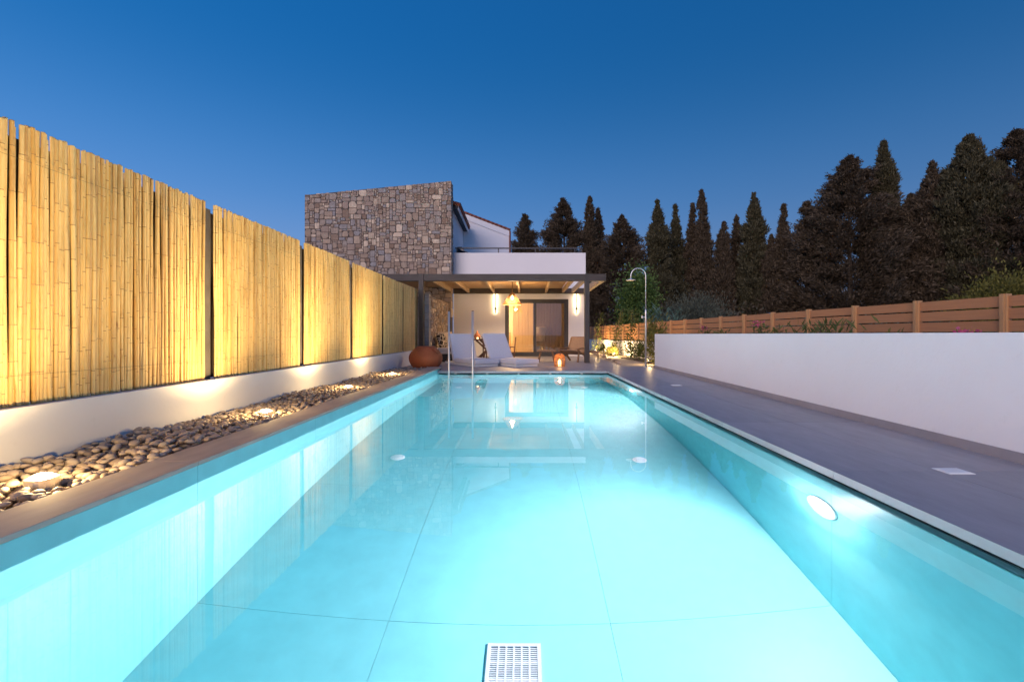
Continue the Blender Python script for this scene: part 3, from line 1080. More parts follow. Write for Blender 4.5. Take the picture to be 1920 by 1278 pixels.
# ------------------------------------------------------------------ pergola
pg = thing('pergola', (-0.4, 16.7, 0.0), 'dark timber pergola with boarded ceiling in front of the house', 'pergola')
BZ0, BZ1 = 2.60, 2.82
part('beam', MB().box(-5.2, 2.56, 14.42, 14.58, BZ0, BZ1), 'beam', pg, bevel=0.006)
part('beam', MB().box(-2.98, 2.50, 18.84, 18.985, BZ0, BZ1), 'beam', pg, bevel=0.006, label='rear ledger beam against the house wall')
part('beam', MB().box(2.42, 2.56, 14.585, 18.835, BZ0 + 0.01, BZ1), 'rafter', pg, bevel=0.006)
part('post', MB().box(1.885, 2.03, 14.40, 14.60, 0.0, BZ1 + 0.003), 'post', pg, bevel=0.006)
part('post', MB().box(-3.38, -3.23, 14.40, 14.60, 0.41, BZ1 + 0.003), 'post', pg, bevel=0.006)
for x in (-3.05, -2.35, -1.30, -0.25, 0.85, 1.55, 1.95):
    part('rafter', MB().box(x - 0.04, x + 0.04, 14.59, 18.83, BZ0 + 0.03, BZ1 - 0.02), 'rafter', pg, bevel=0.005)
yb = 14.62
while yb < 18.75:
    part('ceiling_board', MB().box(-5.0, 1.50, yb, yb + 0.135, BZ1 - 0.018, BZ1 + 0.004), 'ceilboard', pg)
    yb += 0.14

# woven pendant
PXX, PYY, PZ = -0.47, 16.4, 1.98
pd = thing('pendant_lamp', (PXX, PYY, PZ), 'woven rattan cone pendant lamp hanging under the pergola', 'lamp')
mb = MB()
for k in range(40):
    t = 2 * PI * k / 40
    mb.tube([(PXX + 0.06 * math.cos(t), PYY + 0.06 * math.sin(t), PZ + 0.42), (PXX + 0.345 * math.cos(t + 0.12), PYY + 0.345 * math.sin(t + 0.12), PZ)], 0.0055, 4)
for k in range(17):
    f_ = k / 16
    rr = 0.345 + (0.06 - 0.345) * f_
    pts = [(PXX + rr * math.cos(2 * PI * q / 24), PYY + rr * math.sin(2 * PI * q / 24), PZ + 0.42 * f_) for q in range(25)]
    mb.tube(pts, 0.011 if k in (0, 16) else 0.0065, 4, caps=False)
part('shade', mb, 'rattan', pd)
part('cord', MB().tube([(PXX, PYY, PZ + 0.42), (PXX, PYY, BZ0 + 0.2)], 0.012, 6), 'rattan', pd)
part('bulb', MB().lathe([(0.015, 0.36), (0.05, 0.30), (0.06, 0.25), (0.045, 0.20), (0.005, 0.185)], (PXX, PYY, PZ - 0.02), 14), 'bulb', pd, smooth=True)
lamp('pendant_light', 'POINT', (PXX, PYY, PZ + 0.12), 260, (1.0, 0.64, 0.31), pd, shadow_soft_size=0.06)

# wall bar lights
for x, lb in ((-1.24, 'slim black bar wall light glowing on the wall above the dining table'),
              (2.13, 'slim black bar wall light glowing on the wall between glass doors and pergola post')):
    t = thing('wall_light', (x, 18.93, 1.75), lb, 'wall light', 'bar lights on the house wall')
    part('bar', MB().box(x - 0.022, x + 0.022, 18.895, 18.915, 1.78, 2.60), 'blackmetal', t)
    part('led_strip', MB().box(x - 0.016, x + 0.016, 18.9155, 18.922, 1.80, 2.585), 'strip', t)
    part('mount', MB().tube([(x, 18.924, 1.98), (x, 18.999, 1.98)], 0.045, 14), 'blackmetal', t)

# ------------------------------------------------------------------ terrace furniture


def cushion(x0, x1, y0, y1, z0, z1):
    return MB().box(x0, x1, y0, y1, z0, z1)


def make_lounger(loc, rz, ang, length, label):
    t = thing('sun_lounger', loc, label, 'sun lounger', 'white sun loungers by the pool', rz)
    part('frame', MB().box(-0.37, 0.37, 0.04, 2.0, 0.0, 0.07), 'whiteplastic', t, True, bevel=0.008)
    part('seat_cushion', cushion(-0.40, 0.40, 0.0, 1.29, 0.072, 0.20), 'fabric', t, True, bevel=0.028)
    a = R(ang)
    c, s_ = math.cos(a), math.sin(a)
    th = 0.115
    q = []
    for (l, d) in ((0, 0), (length, 0), (length, th), (0, th)):
        q.append((1.30 + l * c + d * s_, 0.085 + l * s_ - d * c + th * c))
    mb = MB()
    mb.quadbox([(-0.40, q[0][0], q[0][1]), (0.40, q[0][0], q[0][1]), (0.40, q[3][0], q[3][1]), (-0.40, q[3][0], q[3][1]),
                (-0.40, q[1][0], q[1][1]), (0.40, q[1][0], q[1][1]), (0.40, q[2][0], q[2][1]), (-0.40, q[2][0], q[2][1])])
    part('backrest', mb, 'fabric', t, True, bevel=0.028)
    for sx in (-0.33, 0.33):
        part('strut', MB().bar((sx, 1.30 + 0.55 * c + th * s_, 0.085 + 0.55 * s_), (sx, 1.95, 0.07), 0.03, 0.03), 'darkwood', t, True)
    return t


make_lounger((-1.06, 12.78, 0), R(35), 70, 0.86, 'white sun lounger with steep backrest standing behind the pool ladder')
make_lounger((0.07, 12.70, 0), R(35), 57, 0.95, 'white sun lounger with lower backrest in front of the glass doors')

# pouf
pz = []
for k in range(23):
    f_ = k / 22
    rr = 0.30 + 0.145 * math.sin(PI * min(1, f_ * 1.02)) ** 0.7
    if f_ < 0.1:
        rr = 0.30 + (rr - 0.30) * 1.0
    rr *= 1.0 - 0.16 * max(0, (f_ - 0.5) / 0.5) ** 2
    rr += 0.006 * (1 if k % 2 else -1)
    pz.append((rr, 0.0 + 0.56 * f_))
pz += [(0.22, 0.585), (0.1, 0.59), (0.005, 0.59)]
pf_ = thing('pouf', (-2.68, 12.25, 0.0), 'round terracotta orange woven pouf at the end of the pebble strip', 'pouf')
part('body', MB().lathe(pz, (-2.68, 12.25, 0.0), 36), 'terracotta', pf_, smooth=True)
part('carry_strap', MB().tube([(-2.45, 11.93, 0.52), (-2.36, 11.92, 0.47), (-2.29, 12.0, 0.40)], 0.018, 6), 'terracotta', pf_, smooth=True)

# bench with cushions
bn = thing('garden_bench', (-2.75, 16.1, 0.0), 'built-in dark bench with cream seat cushion along the stone wall', 'bench')
part('base', MB().box(-3.08, -2.42, 15.0, 17.6, 0.0, 0.26), 'blackmetal', bn)
part('seat_cushion', MB().box(-3.08, -2.40, 15.0, 17.58, 0.262, 0.36), 'cushion', bn, bevel=0.025)
part('top_cushion', MB().box(-3.07, -2.41, 15.02, 17.56, 0.362, 0.46), 'cushion', bn, bevel=0.04)


def pillow(name, c, w_, h_, d_, rz, tilt, mat, label):
    bm = bmesh.new()
    bmesh.ops.create_grid(bm, x_segments=10, y_segments=10, size=0.5)
    top = [v_.co.copy() for v_ in bm.verts]
    bm.free()
    V_, F_ = [], []
    n = 11
    for sgn in (1, -1):
        for j in range(n):
            for i in range(n):
                u, v_ = i / (n - 1) * 2 - 1, j / (n - 1) * 2 - 1
                bul = ((1 - u * u) * (1 - v_ * v_)) ** 0.45
                pinch = 1 - 0.08 * (1 - abs(u * v_))
                V_.append((u * w_ / 2 * pinch, sgn * bul * d_ / 2, v_ * h_ / 2 * pinch))
    for s_ in range(2):
        for j in range(n - 1):
            for i in range(n - 1):
                a = s_ * n * n + j * n + i
                q = (a, a + 1, a + n + 1, a + n)
                F_.append(q if s_ else q[::-1])
    mb = MB().raw(V_, F_)
    o = part(name, mb, mat, None, True, smooth=True)
    o.location = c
    o.rotation_euler = (tilt, 0, rz)
    return tag(o, label, 'pillow')


pillow('pillow', (-2.83, 15.45, 0.70), 0.52, 0.50, 0.20, R(70), R(-14), 'pattern', 'black patterned pillow leaning on the bench beside the stone wall')
pillow('pillow', (-2.76, 15.85, 0.74), 0.56, 0.56, 0.18, R(40), R(-20), 'beigepillow', 'plain beige pillow on the bench behind the black patterned one')

# dining table with pot and bowl
tb = thing('dining_table', (-1.35, 16.7, 0.0), 'dark wooden trestle dining table behind the loungers', 'table')
part('table_top', MB().box(-1.85, -0.85, 16.0, 17.6, 0.70, 0.745), 'darkwood', tb, bevel=0.005)
for y in (16.15, 17.45):
    part('leg', MB().bar((-1.75, y, 0.0), (-1.0, y, 0.70), 0.06, 0.06), 'darkwood', tb)
    part('leg', MB().bar((-1.0, y + 0.07, 0.0), (-1.75, y + 0.07, 0.70), 0.06, 0.06), 'darkwood', tb)
part('stretcher', MB().bar((-1.375, 16.2, 0.35), (-1.375, 17.45, 0.35), 0.05, 0.05), 'darkwood', tb)
pt = thing('lantern_pot', (-1.72, 16.25, 0.745), 'small orange clay lantern glowing on the dining table', 'lantern')
part('pot', MB().lathe([(0.07, 0.0), (0.11, 0.05), (0.115, 0.11), (0.085, 0.165), (0.05, 0.20), (0.03, 0.255), (0.008, 0.30)], (-1.72, 16.25, 0.745), 16), 'claypot', pt, smooth=True)
part('candle', MB().lathe([(0.03, 0.0), (0.03, 0.05), (0.004, 0.06)], (-1.69, 16.12, 0.745), 10), 'candle', pt)
single('bowl', MB().lathe([(0.05, 0.0), (0.10, 0.05), (0.12, 0.085), (0.11, 0.085), (0.045, 0.012)], (-1.47, 16.3, 0.746), 18), 'darkwood',
       'dark wooden bowl on the dining table beside the orange lantern', 'bowl', smooth=True)


def dining_chair(loc, rz, label):
    t = thing('dining_chair', loc, label, 'chair', 'slatted chairs at the dining table', rz)
    part('seat', MB().box(-0.22, 0.22, -0.22, 0.22, 0.42, 0.455), 'darkwood', t, True, bevel=0.005)
    for sx in (-0.2, 0.2):
        part('leg', MB().bar((sx, -0.2, 0.0), (sx, -0.2, 0.42), 0.035, 0.035), 'darkwood', t, True)
        part('leg', MB().bar((sx, 0.2, 0.0), (sx, 0.26, 0.80), 0.035, 0.035), 'darkwood', t, True)
    for k in range(4):
        part('back_slat', MB().box(-0.2, 0.2, 0.225 + 0.008 * k, 0.24 + 0.008 * k, 0.50 + 0.075 * k, 0.545 + 0.075 * k), 'darkwood', t, True)
    return t


dining_chair((-1.2, 15.72, 0), R(170), 'dark slatted wooden chair at the table end behind the two loungers')
dining_chair((-0.62, 16.9, 0), R(-90), 'dark slatted wooden chair at the table side towards the glass doors')

# coffee table
ct = thing('coffee_table', (0.70, 15.0, 0.0), 'small teak coffee table with splayed legs in front of the glass doors', 'table')
part('table_top', MB().box(0.40, 1.00, 14.75, 15.25, 0.345, 0.385), 'teak', ct, bevel=0.008)
for sx in (-1, 1):
    for sy in (-1, 1):
        part('leg', MB().bar((0.70 + sx * 0.27, 15.0 + sy * 0.22, 0.0), (0.70 + sx * 0.19, 15.0 + sy * 0.16, 0.345), 0.04, 0.04), 'teak', ct)
    part('stretcher', MB().bar((0.70 + sx * 0.245, 14.8, 0.12), (0.70 + sx * 0.245, 15.2, 0.12), 0.025, 0.025), 'teak', ct)

# low lounge chair
lc = thing('lounge_chair', (1.62, 15.25, 0.0), 'low teak lounge chair with woven seat and back behind the pergola post', 'chair', rz=R(-33))
for sx in (-0.33, 0.33):
    part('side_frame', MB().bar((sx, -0.36, 0.0), (sx, -0.26, 0.36), 0.045, 0.05).bar((sx, 0.40, 0.0), (sx, 0.02, 0.30), 0.045, 0.055)
         .bar((sx, -0.42, 0.37), (sx, 0.14, 0.22), 0.045, 0.055).bar((sx, 0.12, 0.20), (sx, 0.50, 0.80), 0.045, 0.05), 'teak', lc, True)
    part('armrest', MB().bar((sx, -0.44, 0.43), (sx, 0.26, 0.45), 0.065, 0.03).bar((sx, -0.30, 0.36), (sx, -0.30, 0.42), 0.04, 0.04), 'teak', lc, True)
part('seat', MB().bar((0, -0.40, 0.385), (0, 0.13, 0.235), 0.60, 0.022), 'weave', lc, True)
part('backrest', MB().bar((0, 0.17, 0.29), (0, 0.49, 0.79), 0.60, 0.022, up=(0, -0.8, 0.5)), 'weave', lc, True)
part('top_rail', MB().bar((-0.33, 0.50, 0.81), (0.33, 0.50, 0.81), 0.04, 0.04), 'teak', lc, True)

# side table
st = thing('side_table', (2.22, 14.85, 0.0), 'little side table with thin black legs beside the pergola post', 'table')
part('table_top', MB().box(2.04, 2.40, 14.68, 15.02, 0.30, 0.37), 'teak', st, bevel=0.006)
for sx in (2.07, 2.37):
    for sy in (14.71, 14.99):
        part('leg', MB().box(sx - 0.009, sx + 0.009, sy - 0.009, sy + 0.009, 0.0, 0.30), 'blackmetal', st)

# rattan lantern
LX, LY = 0.96, 12.75
ln = thing('rattan_lantern', (LX, LY, 0.0), 'orange rattan candle lantern standing on the deck at the pool end', 'lantern')
mb = MB()
for k in range(22):
    t = 2 * PI * k / 22
    mb.tube([(LX + r_ * math.cos(t), LY + r_ * math.sin(t), z_) for r_, z_ in ((0.135, 0.01), (0.15, 0.10), (0.152, 0.22), (0.13, 0.32), (0.08, 0.36))], 0.006, 5)
for z_, r_ in ((0.012, 0.138), (0.05, 0.146), (0.25, 0.15), (0.285, 0.142), (0.345, 0.10), (0.362, 0.075)):
    mb.tube([(LX + r_ * math.cos(2 * PI * q / 20), LY + r_ * math.sin(2 * PI * q / 20), z_) for q in range(21)], 0.009, 5, caps=False)
part('cage', mb, 'lanternweave', ln)
part('candle', MB().lathe([(0.045, 0.015), (0.045, 0.17), (0.012, 0.20), (0.002, 0.225)], (LX, LY, 0), 14), 'candle', ln)
lamp('candle_light', 'POINT', (LX, LY, 0.26), 5, (1, 0.5, 0.16), ln, shadow_soft_size=0.03)

# ------------------------------------------------------------------ pool fittings
ld = thing('pool_ladder', (-1.58, 11.12, WZ), 'stainless steel pool ladder with two tall straight rails', 'ladder')
for x in (-1.868, -1.288):
    part('rail', MB().tube([(x, 11.13, 1.47), (x, 11.13, -0.95), (x, 11.17, -1.02)], 0.024, 12), 'steel', ld, smooth=True)
    part('cap', MB().tube([(x, 11.13, 1.471), (x, 11.13, 1.482)], 0.026, 12), 'blackmetal', ld)
    part('deck_bracket', MB().bar((x, 11.13, -0.02), (x, 11.26, 0.012), 0.03, 0.012), 'steel', ld)
for k in range(4):
    z = -0.13 - 0.24 * k
    part('rung', MB().box(-1.868, -1.288, 11.08, 11.16, z - 0.012, z + 0.012), 'steel', ld, bevel=0.004)

for y, lb in ((3.1, 'round white underwater lamp in the pool side wall, nearer the square floor grate'),
              (8.6, 'round white underwater lamp in the pool side wall, nearer the house')):
    t = thing('pool_light', (PX1, y, -0.68), lb, 'light', 'underwater lamps in the pool wall')

    def disc(r0, xa, r1, xb, n=28):
        mb = MB()
        for (r_, x_) in ((r0, xa), (r1, xb)):
            for k in range(n):
                tt = 2 * PI * k / n
                mb.v.append((x_, y + r_ * math.cos(tt), -0.68 + r_ * math.sin(tt)))
        for k in range(n):
            k2 = (k + 1) % n
            mb.f.append((k, k2, n + k2, n + k))
            mb.mi.append(0)
        mb.f.append(tuple(n + k for k in range(n)))
        mb.mi.append(0)
        return mb

    def dome(yc, n=24, m=5):
        vs, fs = [], []
        for q in range(m):
            a_ = PI / 2 * q / (m - 0.6)
            for k in range(n):
                tt = 2 * PI * k / n
                vs.append((PX1 - 0.0095 - 0.035 * math.sin(a_), yc + 0.09 * math.cos(a_) * math.cos(tt), -0.68 + 0.09 * math.cos(a_) * math.sin(tt)))
        for q in range(m - 1):
            for k in range(n):
                k2 = (k + 1) % n
                fs.append((q * n + k, q * n + k2, (q + 1) * n + k2, (q + 1) * n + k))
        fs.append(tuple((m - 1) * n + k for k in range(n)))
        return vs, fs
    part('trim_ring', disc(0.155, PX1, 0.150, PX1 - 0.010), 'whiteplastic', t)
    part('lens', MB().raw(*dome(y)), 'lens_pool', t, smooth=True)
    l_ = lamp('pool_lamp', 'AREA', (PX1 - 0.06, y, -0.68), 540, (1.0, 0.62, 0.63), t, (PX1 - 3.0, y - 0.1, -1.15), shape='DISK', size=0.15, spread=R(180))
    lamp('pool_lamp_glow', 'POINT', (PX1 - 0.13, y, -0.68), 30, (1.0, 0.85, 0.87), t, shadow_soft_size=0.0)
    try:
        l_.data.cycles.use_multiple_importance_sampling = False
    except Exception:
        pass

for (x, y), lb in (((-1.53, 5.45), 'white round floor inlet beside the bright pool side wall, middle of the pool'),
                   ((1.35, 5.38), 'white round floor inlet under the shower reflection, middle of the pool'),
                   ((-1.53, 10.4), 'white round floor inlet at the foot of the pool ladder'),
                   ((1.35, 10.4), 'white round floor inlet near the far pool lamp')):
    t = thing('floor_inlet', (x, y, FZ), lb, 'pool inlet', 'round inlets in the pool floor')
    part('flange', MB().lathe([(0.085, 0.0), (0.083, 0.014), (0.062, 0.018), (0.060, 0.010)], (x, y, FZ), 24), 'whiteplastic', t)
    part('cap', MB().lathe([(0.052, 0.004), (0.050, 0.022), (0.02, 0.026), (0.003, 0.026)], (x, y, FZ + 0.004), 20), 'whiteplastic', t)

GX0, GX1, GY0, GY1 = -0.235, 0.095, 2.50, 2.86
dg = thing('floor_drain', ((GX0 + GX1) / 2, (GY0 + GY1) / 2, FZ), 'white slotted square drain grate in the pool floor', 'drain')
part('sump', MB().box(GX0 + 0.02, GX1 - 0.02, GY0 + 0.02, GY1 - 0.02, FZ + 0.0005, FZ + 0.002), 'solar', dg)
fr_ = MB()
fr_.box(GX0, GX1, GY1 - 0.022, GY1, FZ, FZ + 0.009).box(GX0, GX1, GY0, GY0 + 0.022, FZ, FZ + 0.009)
fr_.box(GX0, GX0 + 0.022, GY0 + 0.022, GY1 - 0.022, FZ, FZ + 0.009).box(GX1 - 0.022, GX1, GY0 + 0.022, GY1 - 0.022, FZ, FZ + 0.009)
part('frame', fr_, 'whiteplastic', dg)
ix0, ix1, iy0, iy1 = GX0 + 0.022, GX1 - 0.022, GY0 + 0.022, GY1 - 0.022
for k in range(1, 6):
    x = ix0 + (ix1 - ix0) * k / 6
    part('rib', MB().box(x - 0.0055, x + 0.0055, iy0, iy1, FZ + 0.002, FZ + 0.008), 'whiteplastic', dg)
for k in range(1, 24):
    y = iy0 + (iy1 - iy0) * k / 24
    part('slat', MB().box(ix0, ix1, y - (0.006 if k % 8 == 0 else 0.0032), y + (0.006 if k % 8 == 0 else 0.0032), FZ + 0.002, FZ + 0.0072), 'whiteplastic', dg)

for (x, y), lb in (((2.82, 3.0), 'white rectangular access lid set in the deck, nearer the open deck end'),
                   ((2.68, 8.08), 'white rectangular access lid set in the deck, nearer the shower')):
    t = thing('access_lid', (x, y, 0.0), lb, 'lid', 'white lids in the deck')
    part('frame', MB().box(x - 0.085, x + 0.085, y - 0.065, y + 0.065, 0.0, 0.003), 'whiteplastic', t)
    part('cover', MB().box(x - 0.075, x + 0.075, y - 0.055, y + 0.055, 0.003, 0.006), 'whiteplastic', t)

# ------------------------------------------------------------------ right wall
rw = thing('garden_wall', (3.56, 5.1, 0.0), 'long plain white rendered garden wall beside the pool deck', 'wall')
part('wall_body', MB().box(3.468, 3.68, -2.5, 12.2, -0.08, 0.915), 'plaster', rw, bevel=0.005)
sk = [-2.04, -0.36, 1.32, 3.0, 4.68, 6.36, 8.04, 9.72, 11.0, 12.2]
for j in range(len(sk) - 1):
    part('skirting_tile', MB().box(3.456, 3.468, sk[j] + 0.0015, sk[j + 1] - 0.0015, 0.0, 0.075), 'deck', rw)

# ------------------------------------------------------------------ shower
SXX, SYY = 3.32, 12.55
sw = thing('outdoor_shower', (SXX, SYY, 0.0), 'tall steel gooseneck outdoor shower at the end of the white garden wall', 'shower')
part('base_plate', MB().lathe([(0.07, 0.0), (0.07, 0.012), (0.03, 0.02)], (SXX, SYY, 0), 18), 'steel', sw)
part('lower_pole', MB().tube([(SXX, SYY, 0.0), (SXX, SYY, 1.55), (SXX, SYY, 1.60)], [0.024, 0.024, 0.017], 14), 'steel', sw, smooth=True)
rr = 0.205
pts = [(SXX, SYY, 1.58), (SXX, SYY, 2.52)]
for k in range(1, 13):
    a = PI * k / 12
    pts.append((SXX - rr + rr * math.cos(a), SYY, 2.52 + rr * math.sin(a)))
pts.append((SXX - 2 * rr, SYY, 2.44))
part('gooseneck', MB().tube(pts, 0.0155, 12), 'steel', sw, smooth=True)
hx = SXX - 2 * rr
part('shower_head', MB().lathe([(0.02, 2.45), (0.03, 2.43), (0.13, 2.405), (0.135, 2.392), (0.01, 2.390)], (hx, SYY, 0), 24), 'steel', sw)
part('tap', MB().tube([(SXX - 0.02, SYY, 1.38), (SXX - 0.12, SYY, 1.38)], 0.014, 10).tube([(SXX - 0.10, SYY, 1.35), (SXX - 0.10, SYY, 1.42)], 0.02, 10), 'steel', sw)

# ------------------------------------------------------------------ garden beyond the shower
structure('garden_path', MB().raw([(2.75, 12.9, -0.03), (4.6, 12.9, -0.03), (3.7, 24.0, -0.03), (3.3, 30.0, -0.03), (2.75, 30.0, -0.03)], [(0, 1, 2, 3, 4)]), 'path')


def fence_x(y):
    return 5.8 - 0.077 * y


FA = math.atan(0.077)
bedm = MB()
bedm.raw([(3.68, -2.5, 0.12), (fence_x(-2.5), -2.5, 0.12), (fence_x(12.2), 12.2, 0.12), (3.68, 12.2, 0.12)], [(0, 1, 2, 3)])
bedm.raw([(4.05, 12.2, 0.0), (fence_x(12.2), 12.2, 0.0), (fence_x(28), 28, 0.0), (3.45, 28, 0.0)], [(0, 1, 2, 3)])
structure('planting_bed', bedm, 'soil')

bw = MB()
n_ = 1
y0, y1 = -1.0, 30.0
bw.raw([(fence_x(y0), y0, -0.08), (fence_x(y0) + 0.2, y0, -0.08), (fence_x(y1) + 0.2, y1, -0.08), (fence_x(y1), y1, -0.08),
        (fence_x(y0), y0, 0.63), (fence_x(y0) + 0.2, y0, 0.63), (fence_x(y1) + 0.2, y1, 0.63), (fence_x(y1), y1, 0.63)],
       [(0, 3, 2, 1), (4, 5, 6, 7), (0, 1, 5, 4), (1, 2, 6, 5), (2, 3, 7, 6), (3, 0, 4, 7)])
single('boundary_wall', bw, 'plaster', 'low white boundary wall under the slatted timber fence', 'wall')

sfence = thing('slat_fence', (fence_x(14) + 0.1, 14, 0.63), 'long orange-brown fence of horizontal slats on the white boundary wall', 'fence')
PANEL = 1.07
slat_me = {}
foff = worldloc(sfence)
yp = 0.93
smb = MB().box(-0.012, 0.012, 0.03, PANEL - 0.03, 0, 0.122)
slat_mesh = smb.mesh('slat', 'slat')
post_mesh = MB().box(-0.04, 0.03, -0.038, 0.038, 0, 0.735).box(-0.052, -0.04, -0.020, 0.020, 0, 0.735).mesh('post', 'slatpost')
k = 0
while yp < 29:
    x = fence_x(yp) + 0.1
    o = link('post', post_mesh, sfence)
    o.location = Vector((x, yp, 0.63)) - foff
    o.rotation_euler = (0, 0, FA)
    for q in range(5):
        o = link('slat', slat_mesh, sfence)
        o.location = Vector((x, yp, 0.655 + 0.141 * q)) - foff
        o.rotation_euler = (0, 0, FA)
    yp += PANEL
    k += 1


# ------------------------------------------------------------------ vegetation
def blades(C, D, L, W, rng):
    """C centres, D unit directions, L lengths, W widths -> quads (kite-shaped leaves)"""
    n = len(C)
    rv = rng.normal(size=(n, 3))
    A = np.cross(D, rv)
    A /= np.linalg.norm(A, axis=1, keepdims=True) + 1e-9
    L, W = L[:, None], W[:, None]
    V_ = np.empty((n, 4, 3))
    V_[:, 0] = C
    V_[:, 1] = C + D * L * 0.45 + A * W
    V_[:, 2] = C + D * L
    V_[:, 3] = C + D * L * 0.45 - A * W
    return V_.reshape(-1, 3), np.arange(n * 4).reshape(n, 4)


def unit(a):
    return a / (np.linalg.norm(a, axis=1, keepdims=True) + 1e-9)


def cypress(name, x, y, H, Rm, style, label, seed, mat='cypress', tp=0.42, group='cypresses beyond the slatted fence'):
    rng = np.random.default_rng(seed)
    t = thing(name, (x, y, -0.09), label, 'tree', group)
    trunk = MB().tube([(0, 0, 0), (0.05, 0, H * 0.3), (-0.04, 0.03, H * 0.6), (0, 0, H * 0.93)], [0.22, 0.16, 0.10, 0.02], 8)
    # limbs
    for k in range(10):
        a = rng.uniform(0, 2 * PI)
        z = H * rng.uniform(0.12, 0.75)
        l_ = Rm * 0.6
        trunk.tube([(0, 0, z), (math.cos(a) * l_, math.sin(a) * l_, z + l_ * (1.2 if style == 'dense' else 0.3))], [0.05, 0.015], 5)
    part('trunk', trunk, 'trunk', t, True, smooth=True)
    nb = int((300 if style == 'dense' else 105) * (H / 10) * max(0.7, Rm / 1.0) ** 0.8)
    CC, DD, LL, WW = [], [], [], []
    lean = rng.uniform(-0.25, 0.25, 2)
    for k in range(nb):
        if style == 'dense':
            h = 0.05 + 0.95 * rng.random() ** 0.85
            prof = min(1, 0.6 + h * 1.6) * (1 - max(0, (h - tp) / (1 - tp)) ** 1.5)
            prof = max(prof, 0.02) * (0.86 + 0.16 * math.sin(h * 17 + seed) + 0.12 * math.sin(h * 41 + seed * 2) + rng.uniform(-0.15, 0.15))
            up = 1.7
            sp = 0.03 + 0.13 * min(1, prof)
        else:
            h = 0.04 + 0.96 * rng.random() ** 0.8
            prof = (1 - h ** 3) ** 0.9 * (1 - h) ** 0.2 * rng.uniform(0.5, 1.1) + 0.02
            up = rng.uniform(0.0, 0.5)
            sp = 0.05 + 0.17 * min(1, prof * 1.6)
        a = rng.uniform(0, 2 * PI)
        Lb = Rm * prof
        z0 = H * h - (Lb * up * 0.6 if style == 'dense' else 0)
        m_ = int(20 + 34 * min(1.6, Lb))
        s_ = rng.uniform(0.35 if style == 'dense' else 0.15, 1.0, m_) ** 0.6
        dirv = np.array([math.cos(a), math.sin(a), 0])
        P = np.outer(s_ * Lb, dirv)
        if style == 'dense':
            P[:, 2] = z0 + s_ * Lb * up * 0.55
        else:
            P[:, 2] = z0 + s_ * Lb * up - 0.25 * Lb * s_ * (1 - s_)
        P += rng.normal(scale=sp, size=(m_, 3)) * np.array([1, 1, 0.75])
        P[:, :2] += lean * (P[:, 2:3] / H) ** 2
        P[:, 2] = np.clip(P[:, 2], 0.15, H)
        nl = 4
        P = np.repeat(P, nl, axis=0)
        if style == 'dense':
            d = dirv * 0.55 + np.array([0, 0, 1.0])
        else:
            d = dirv * 1.0 + np.array([0, 0, 0.45])
        D_ = unit(d[None, :] + rng.normal(scale=0.5, size=P.shape))
        CC.append(P + rng.normal(scale=0.05, size=P.shape))
        DD.append(D_)
        LL.append(rng.uniform(0.16, 0.34, len(P)) * min(1, 0.5 + prof))
        WW.append(rng.uniform(0.018, 0.042, len(P)))
    # leader tip
    mt = 60
    P = np.zeros((mt, 3))
    P[:, 2] = H * rng.uniform(0.94, 1.0, mt)
    P[:, :2] = lean + rng.normal(scale=0.03, size=(mt, 2))
    CC.append(P)
    DD.append(unit(np.array([0, 0, 1.0]) + rng.normal(scale=0.4, size=P.shape)))
    LL.append(rng.uniform(0.15, 0.3, mt))
    WW.append(rng.uniform(0.02, 0.045, mt))
    V_, F_ = blades(np.concatenate(CC), np.concatenate(DD), np.concatenate(LL), np.concatenate(WW), rng)
    link('crown', fast_mesh('crown', V_, F_, mat), t)
    return t


